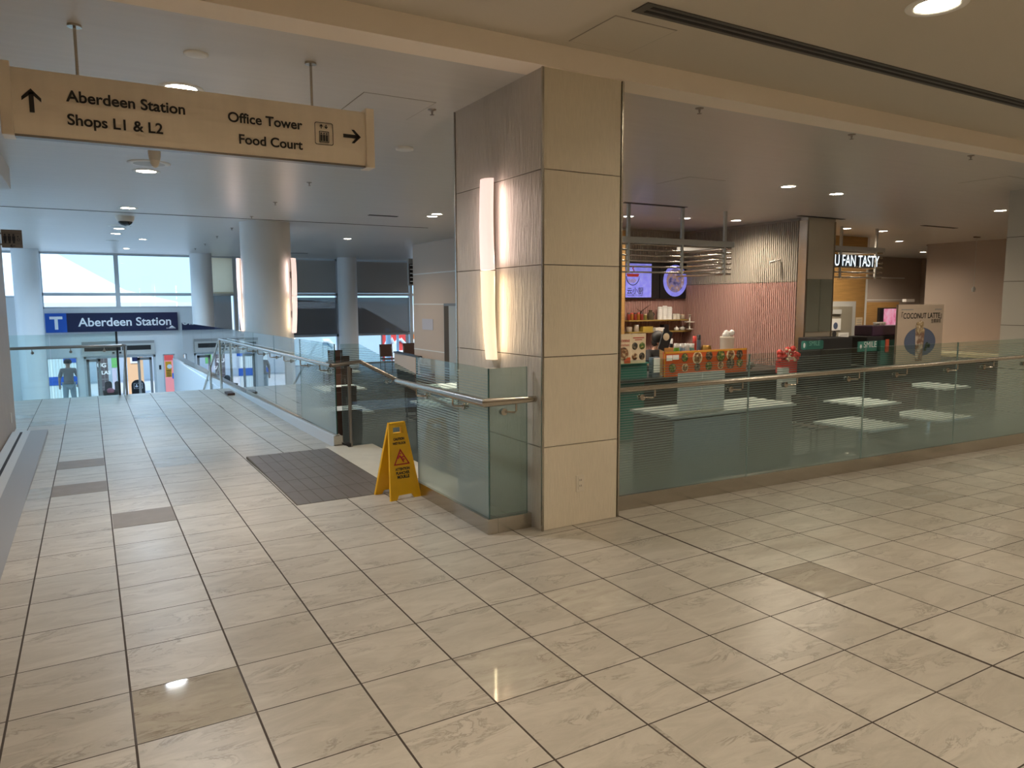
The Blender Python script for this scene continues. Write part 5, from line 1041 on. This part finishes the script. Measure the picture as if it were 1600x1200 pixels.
for px, l in ((607, 'left pale blue post outside, before the red advert'), (621.5, 'right thin pale post outside, before the red advert')):
    p = at_y(px, 540, 27.5); b = MB(); r = .10 if px < 610 else .05; b.lathe([(r, OUT_Z), (r, .52)], (p.x, 27.5, 0), 14); tag(b.build('street_post', M_FAC), l, 'post')
# bollard-like objects outside the doors
def arch(label, px0, py0, px1, Y, m, deep=.12, name='seat_back'):
    a, c = at_y(px0, py0, Y), at_y(px1, py0, Y); w_ = c.x-a.x; zt = a.z; r = w_*.45; pts = [(a.x, Y, OUT_Z), (c.x, Y, OUT_Z), (c.x, Y, zt-r)]
    for k in range(1, 8): t = math.pi*k/8; pts.append(((a.x+c.x)/2+w_/2*math.cos(t), Y, zt-r+r*math.sin(t)))
    pts.append((a.x, Y, zt-r)); b = MB(); b.prism(pts, (0, deep, 0)); return tag(b.build(name, m), label, 'seat'), a, c
arch('dark rounded seat back outside the doors behind the pink cap', 163, 596, 175, 27.2, mat('charcoal', (.06, .055, .06), .6)); arch('dark rounded seat back outside the doors beside the post', 179, 596, 187, 27.4, mat('charcoal', (.06, .055, .06), .6))
o, a, c = arch('black rounded board with white pictograms outside the right door', 205, 594, 226, 27.0, M_BLACKM, .1, 'pictogram_board'); o['category'] = 'board'; b = MB(); ring(b, [(x, 26.99, z) for x, _, z in rrect((a.x+c.x)/2, a.z-.20, .26, .18, .01, 0)], .012); b.ball(((a.x+c.x)/2-.05, 26.985, a.z-.17), .025, 8, sc=(1, .2, 1)); b.box((a.x+c.x)/2-.09, (a.x+c.x)/2-.01, 26.98, 26.99, a.z-.24, a.z-.20); b.ball(((a.x+c.x)/2+.06, 26.985, a.z-.17), .02, 8, sc=(1, .2, 1)); b.box((a.x+c.x)/2+.02, (a.x+c.x)/2+.10, 26.98, 26.99, a.z-.24, a.z-.21); b.build('pictograms', M_LETW, o)
# ================================================================== PEOPLE
def skin(name, pts, edges, rad, m, parent, lv=2):
    me = bpy.data.meshes.new(name); me.from_pydata([tuple(p) for p in pts], edges, []); me.update(); o = bpy.data.objects.new(name, me); C.objects.link(o)
    me.materials.append(m); md = o.modifiers.new('skin', 'SKIN'); sv = me.skin_vertices[0].data if me.skin_vertices else None
    if sv is None:
        bpy.context.view_layer.objects.active = o; bpy.ops.mesh.customdata_skin_add(); sv = me.skin_vertices[0].data
    for v, r in zip(sv, rad): v.radius = (r, r) if isinstance(r, (int, float)) else r
    sv[0].use_root = True; sd = o.modifiers.new('smooth', 'SUBSURF'); sd.levels = lv; sd.render_levels = lv
    for md_ in (md,): md_.use_smooth_shade = True
    if parent: o.parent = parent; o.matrix_parent_inverse = Matrix.Translation(parent.location).inverted()
    return o
def person(label, base, yaw, J, shirt, trousers, hat=None, hair=None, legs=True, skin_m=None):
    """J: joint positions in the person's own frame (x right, y forward, z up from the ground)"""
    base = Vector(base); R = Matrix.Rotation(yaw, 3, 'Z'); P = {k: base+R @ Vector(v) for k, v in J.items()}
    root = thing('person', label, 'person', base); sk = skin_m or M_SKIN
    n = ['pelvis', 'waist', 'chest', 'neck0', 'neck1', 'head0', 'head1', 'shL', 'elL', 'wrL', 'haL', 'shR', 'elR', 'wrR', 'haR', 'hipL', 'knL', 'anL', 'toL', 'hipR', 'knR', 'anR', 'toR']
    rd = [.115, .11, .125, .06, .052, .072, .085, .055, .043, .03, .034, .055, .043, .03, .034, .085, .058, .04, .036, .085, .058, .04, .036]
    E_ = [(0, 1), (1, 2), (2, 3), (3, 4), (4, 5), (5, 6), (2, 7), (7, 8), (8, 9), (9, 10), (2, 11), (11, 12), (12, 13), (13, 14), (0, 15), (15, 16), (16, 17), (17, 18), (0, 19), (19, 20), (20, 21), (21, 22)]
    body = skin('body', [P[k] for k in n], E_, rd, sk, root)
    fr = R @ Vector((0, 1, 0)); rt = R @ Vector((1, 0, 0)); hc = (P['head0']+P['head1'])/2
    f = MB(); f.ball(hc+fr*.088+Vector((0, 0, .0)), .018, 8, sc=(1, 1, 1.5)); [f.ball(hc+rt*s_*.085, .022, 8, sc=(.6, 1, 1.4)) for s_ in (-1, 1)]; f.build('nose_and_ears', sk, root)
    f = MB(); [f.ball(hc+fr*.078+rt*s_*.032+Vector((0, 0, .022)), .011, 8) for s_ in (-1, 1)]; f.build('eyes', M_BLACK, root)
    f = MB(); f.ball(hc+fr*.080-Vector((0, 0, .045)), .02, 8, sc=(1.2, .5, .4)); f.build('mouth', M_RED, root)
    for sd in 'LR':  # hands: five fingers each
        w0, h0 = P['wr'+sd], P['ha'+sd]; d = (h0-w0).normalized(); s0 = d.cross(fr).normalized() if abs(d.dot(fr)) < .9 else rt
        f = MB()
        for k, ln in enumerate((.07, .082, .078, .06)): q = h0+s0*(.022-.015*k); f.tube([q, q+d*ln*.55, q+d*ln*.95+fr*.012], .008, 6)
        q = w0+d*.03; f.tube([q, q+s0*.035+d*.03, q+s0*.045+d*.06], .009, 6); f.build('fingers', sk, body)
    k = ['waist', 'chest', 'neck0', 'shL', 'elL', 'shR', 'elR', 'pelvis']
    skin('shirt', [P[x] for x in k], [(0, 1), (1, 2), (1, 3), (3, 4), (1, 5), (5, 6), (0, 7)], [.145, .155, .075, .078, .058, .078, .058, .15], shirt, root)
    if legs:
        k = ['pelvis', 'hipL', 'knL', 'anL', 'hipR', 'knR', 'anR']
        skin('trousers', [P[x] for x in k], [(0, 1), (1, 2), (2, 3), (0, 4), (4, 5), (5, 6)], [.145, .105, .078, .062, .105, .078, .062], trousers, root)
        f = MB(); [f.ball(P['to'+s_]-fr*.06-Vector((0, 0, .01)), .05, 10, sc=(.9, 2.2 if abs(fr.y) > .5 else .9, .9)) for s_ in 'LR']; f.build('shoes', M_BLACKM, root)
    top = P['head1']
    if hat:
        f = MB(); f.lathe([(.108, -.02), (.112, .02), (.10, .075), (.06, .11), (0, .12)], top-Vector((0, 0, .02)), 20); c = top-Vector((0, 0, .03)); f.prism([c+rt*-.08+fr*.08, c+rt*.08+fr*.08, c+rt*.06+fr*.19, c-rt*.06+fr*.19], (0, 0, .012)); f.build('cap', hat, root)
    if hair:
        f = MB(); f.ball(hc-fr*.022+Vector((0, 0, .04)), .118, 16, sc=(1, 1, 1.05)); f.ball(hc-fr*.06-Vector((0, 0, .05)), .095, 12); f.build('hair', hair, root)
    return root
def stand(h=1.75):
    s = h/1.75; J = dict(pelvis=(0, 0, .95), waist=(0, 0, 1.10), chest=(0, 0, 1.34), neck0=(0, 0, 1.47), neck1=(0, .01, 1.53), head0=(0, .02, 1.60), head1=(0, .01, 1.68), shL=(-.19, 0, 1.40), elL=(-.27, -.02, 1.13), wrL=(-.28, .06, .90), haL=(-.28, .08, .82), shR=(.19, 0, 1.40), elR=(.30, -.03, 1.14), wrR=(.27, .08, .93), haR=(.25, .12, .86),
      hipL=(-.10, 0, .88), knL=(-.12, .03, .49), anL=(-.13, -.01, .09), toL=(-.14, .13, .04), hipR=(.10, 0, .88), knR=(.12, .05, .49), anR=(.15, .0, .09), toR=(.17, .14, .04))
    return {k: tuple(c*s for c in v) for k, v in J.items()}
p = at_y(98, 559, 26.6)
person('person in a dark cap and taupe top standing outside the left pane, seen from behind', (p.x+.12, 26.6, OUT_Z), 0, stand((p.z-OUT_Z)*.955), mat('taupe_cloth', (.27, .215, .19), .9), mat('pale_grey_cloth', (.42, .45, .45), .9), hat=M_BLACKM)
J = stand(1.70)
for k, v in dict(pelvis=(0, 0, .50), waist=(0, -.02, .64), chest=(0, -.02, .88), neck0=(0, 0, 1.01), neck1=(0, .01, 1.06), head0=(0, .03, 1.12), head1=(0, .02, 1.20), shL=(-.18, 0, .94), elL=(-.24, .06, .68), wrL=(-.14, .28, .58), haL=(-.10, .34, .56), shR=(.18, 0, .94), elR=(.24, .06, .68), wrR=(.14, .28, .58), haR=(.10, .34, .56), hipL=(-.1, .05, .48), knL=(-.13, .45, .48), anL=(-.13, .45, .09), toL=(-.13, .58, .04), hipR=(.1, .05, .48), knR=(.13, .45, .48), anR=(.13, .45, .09), toR=(.13, .58, .04)).items(): J[k] = v
p = at_y(172.5, 606, 26.2); zc = p.z-(OUT_Z+1.31)
rt_ = person('person in a dusty pink cap sitting outside the doors', (p.x, 26.2, OUT_Z), 0, {k: (v[0], v[1], v[2]+(zc if v[2] > .5 else 0)) for k, v in J.items()}, mat('charcoal', (.06, .055, .06), .6), M_BLACKM, hat=mat('dusty_pink', (.42, .13, .16), .8))
b = MB(); b.box(p.x-.5, p.x+.5, 25.95, 26.3, OUT_Z, OUT_Z+.34); tag(b.build('bench', M_GREY), 'grey bench under the person in the pink cap outside', 'bench')
p = at_y(1023, 519, 10.2); J = stand(1.66)
for k, v in dict(head0=(0, .08, 1.56), head1=(0, .09, 1.64), neck1=(0, .05, 1.50), elL=(-.26, .10, 1.12), wrL=(-.10, .30, 1.06), haL=(-.06, .36, 1.04), elR=(.26, .10, 1.12), wrR=(.10, .30, 1.06), haR=(.06, .36, 1.04)).items(): J[k] = v
hh = p.z-LOW_Z; s_ = hh/1.74
person('stall worker with black hair bending behind the noodle counter', (p.x+.02, 10.2, LOW_Z), math.pi, {k: (v[0]*s_, v[1], v[2]*s_) for k, v in J.items()}, M_BLACKM, M_BLACKM, hair=M_HAIR)
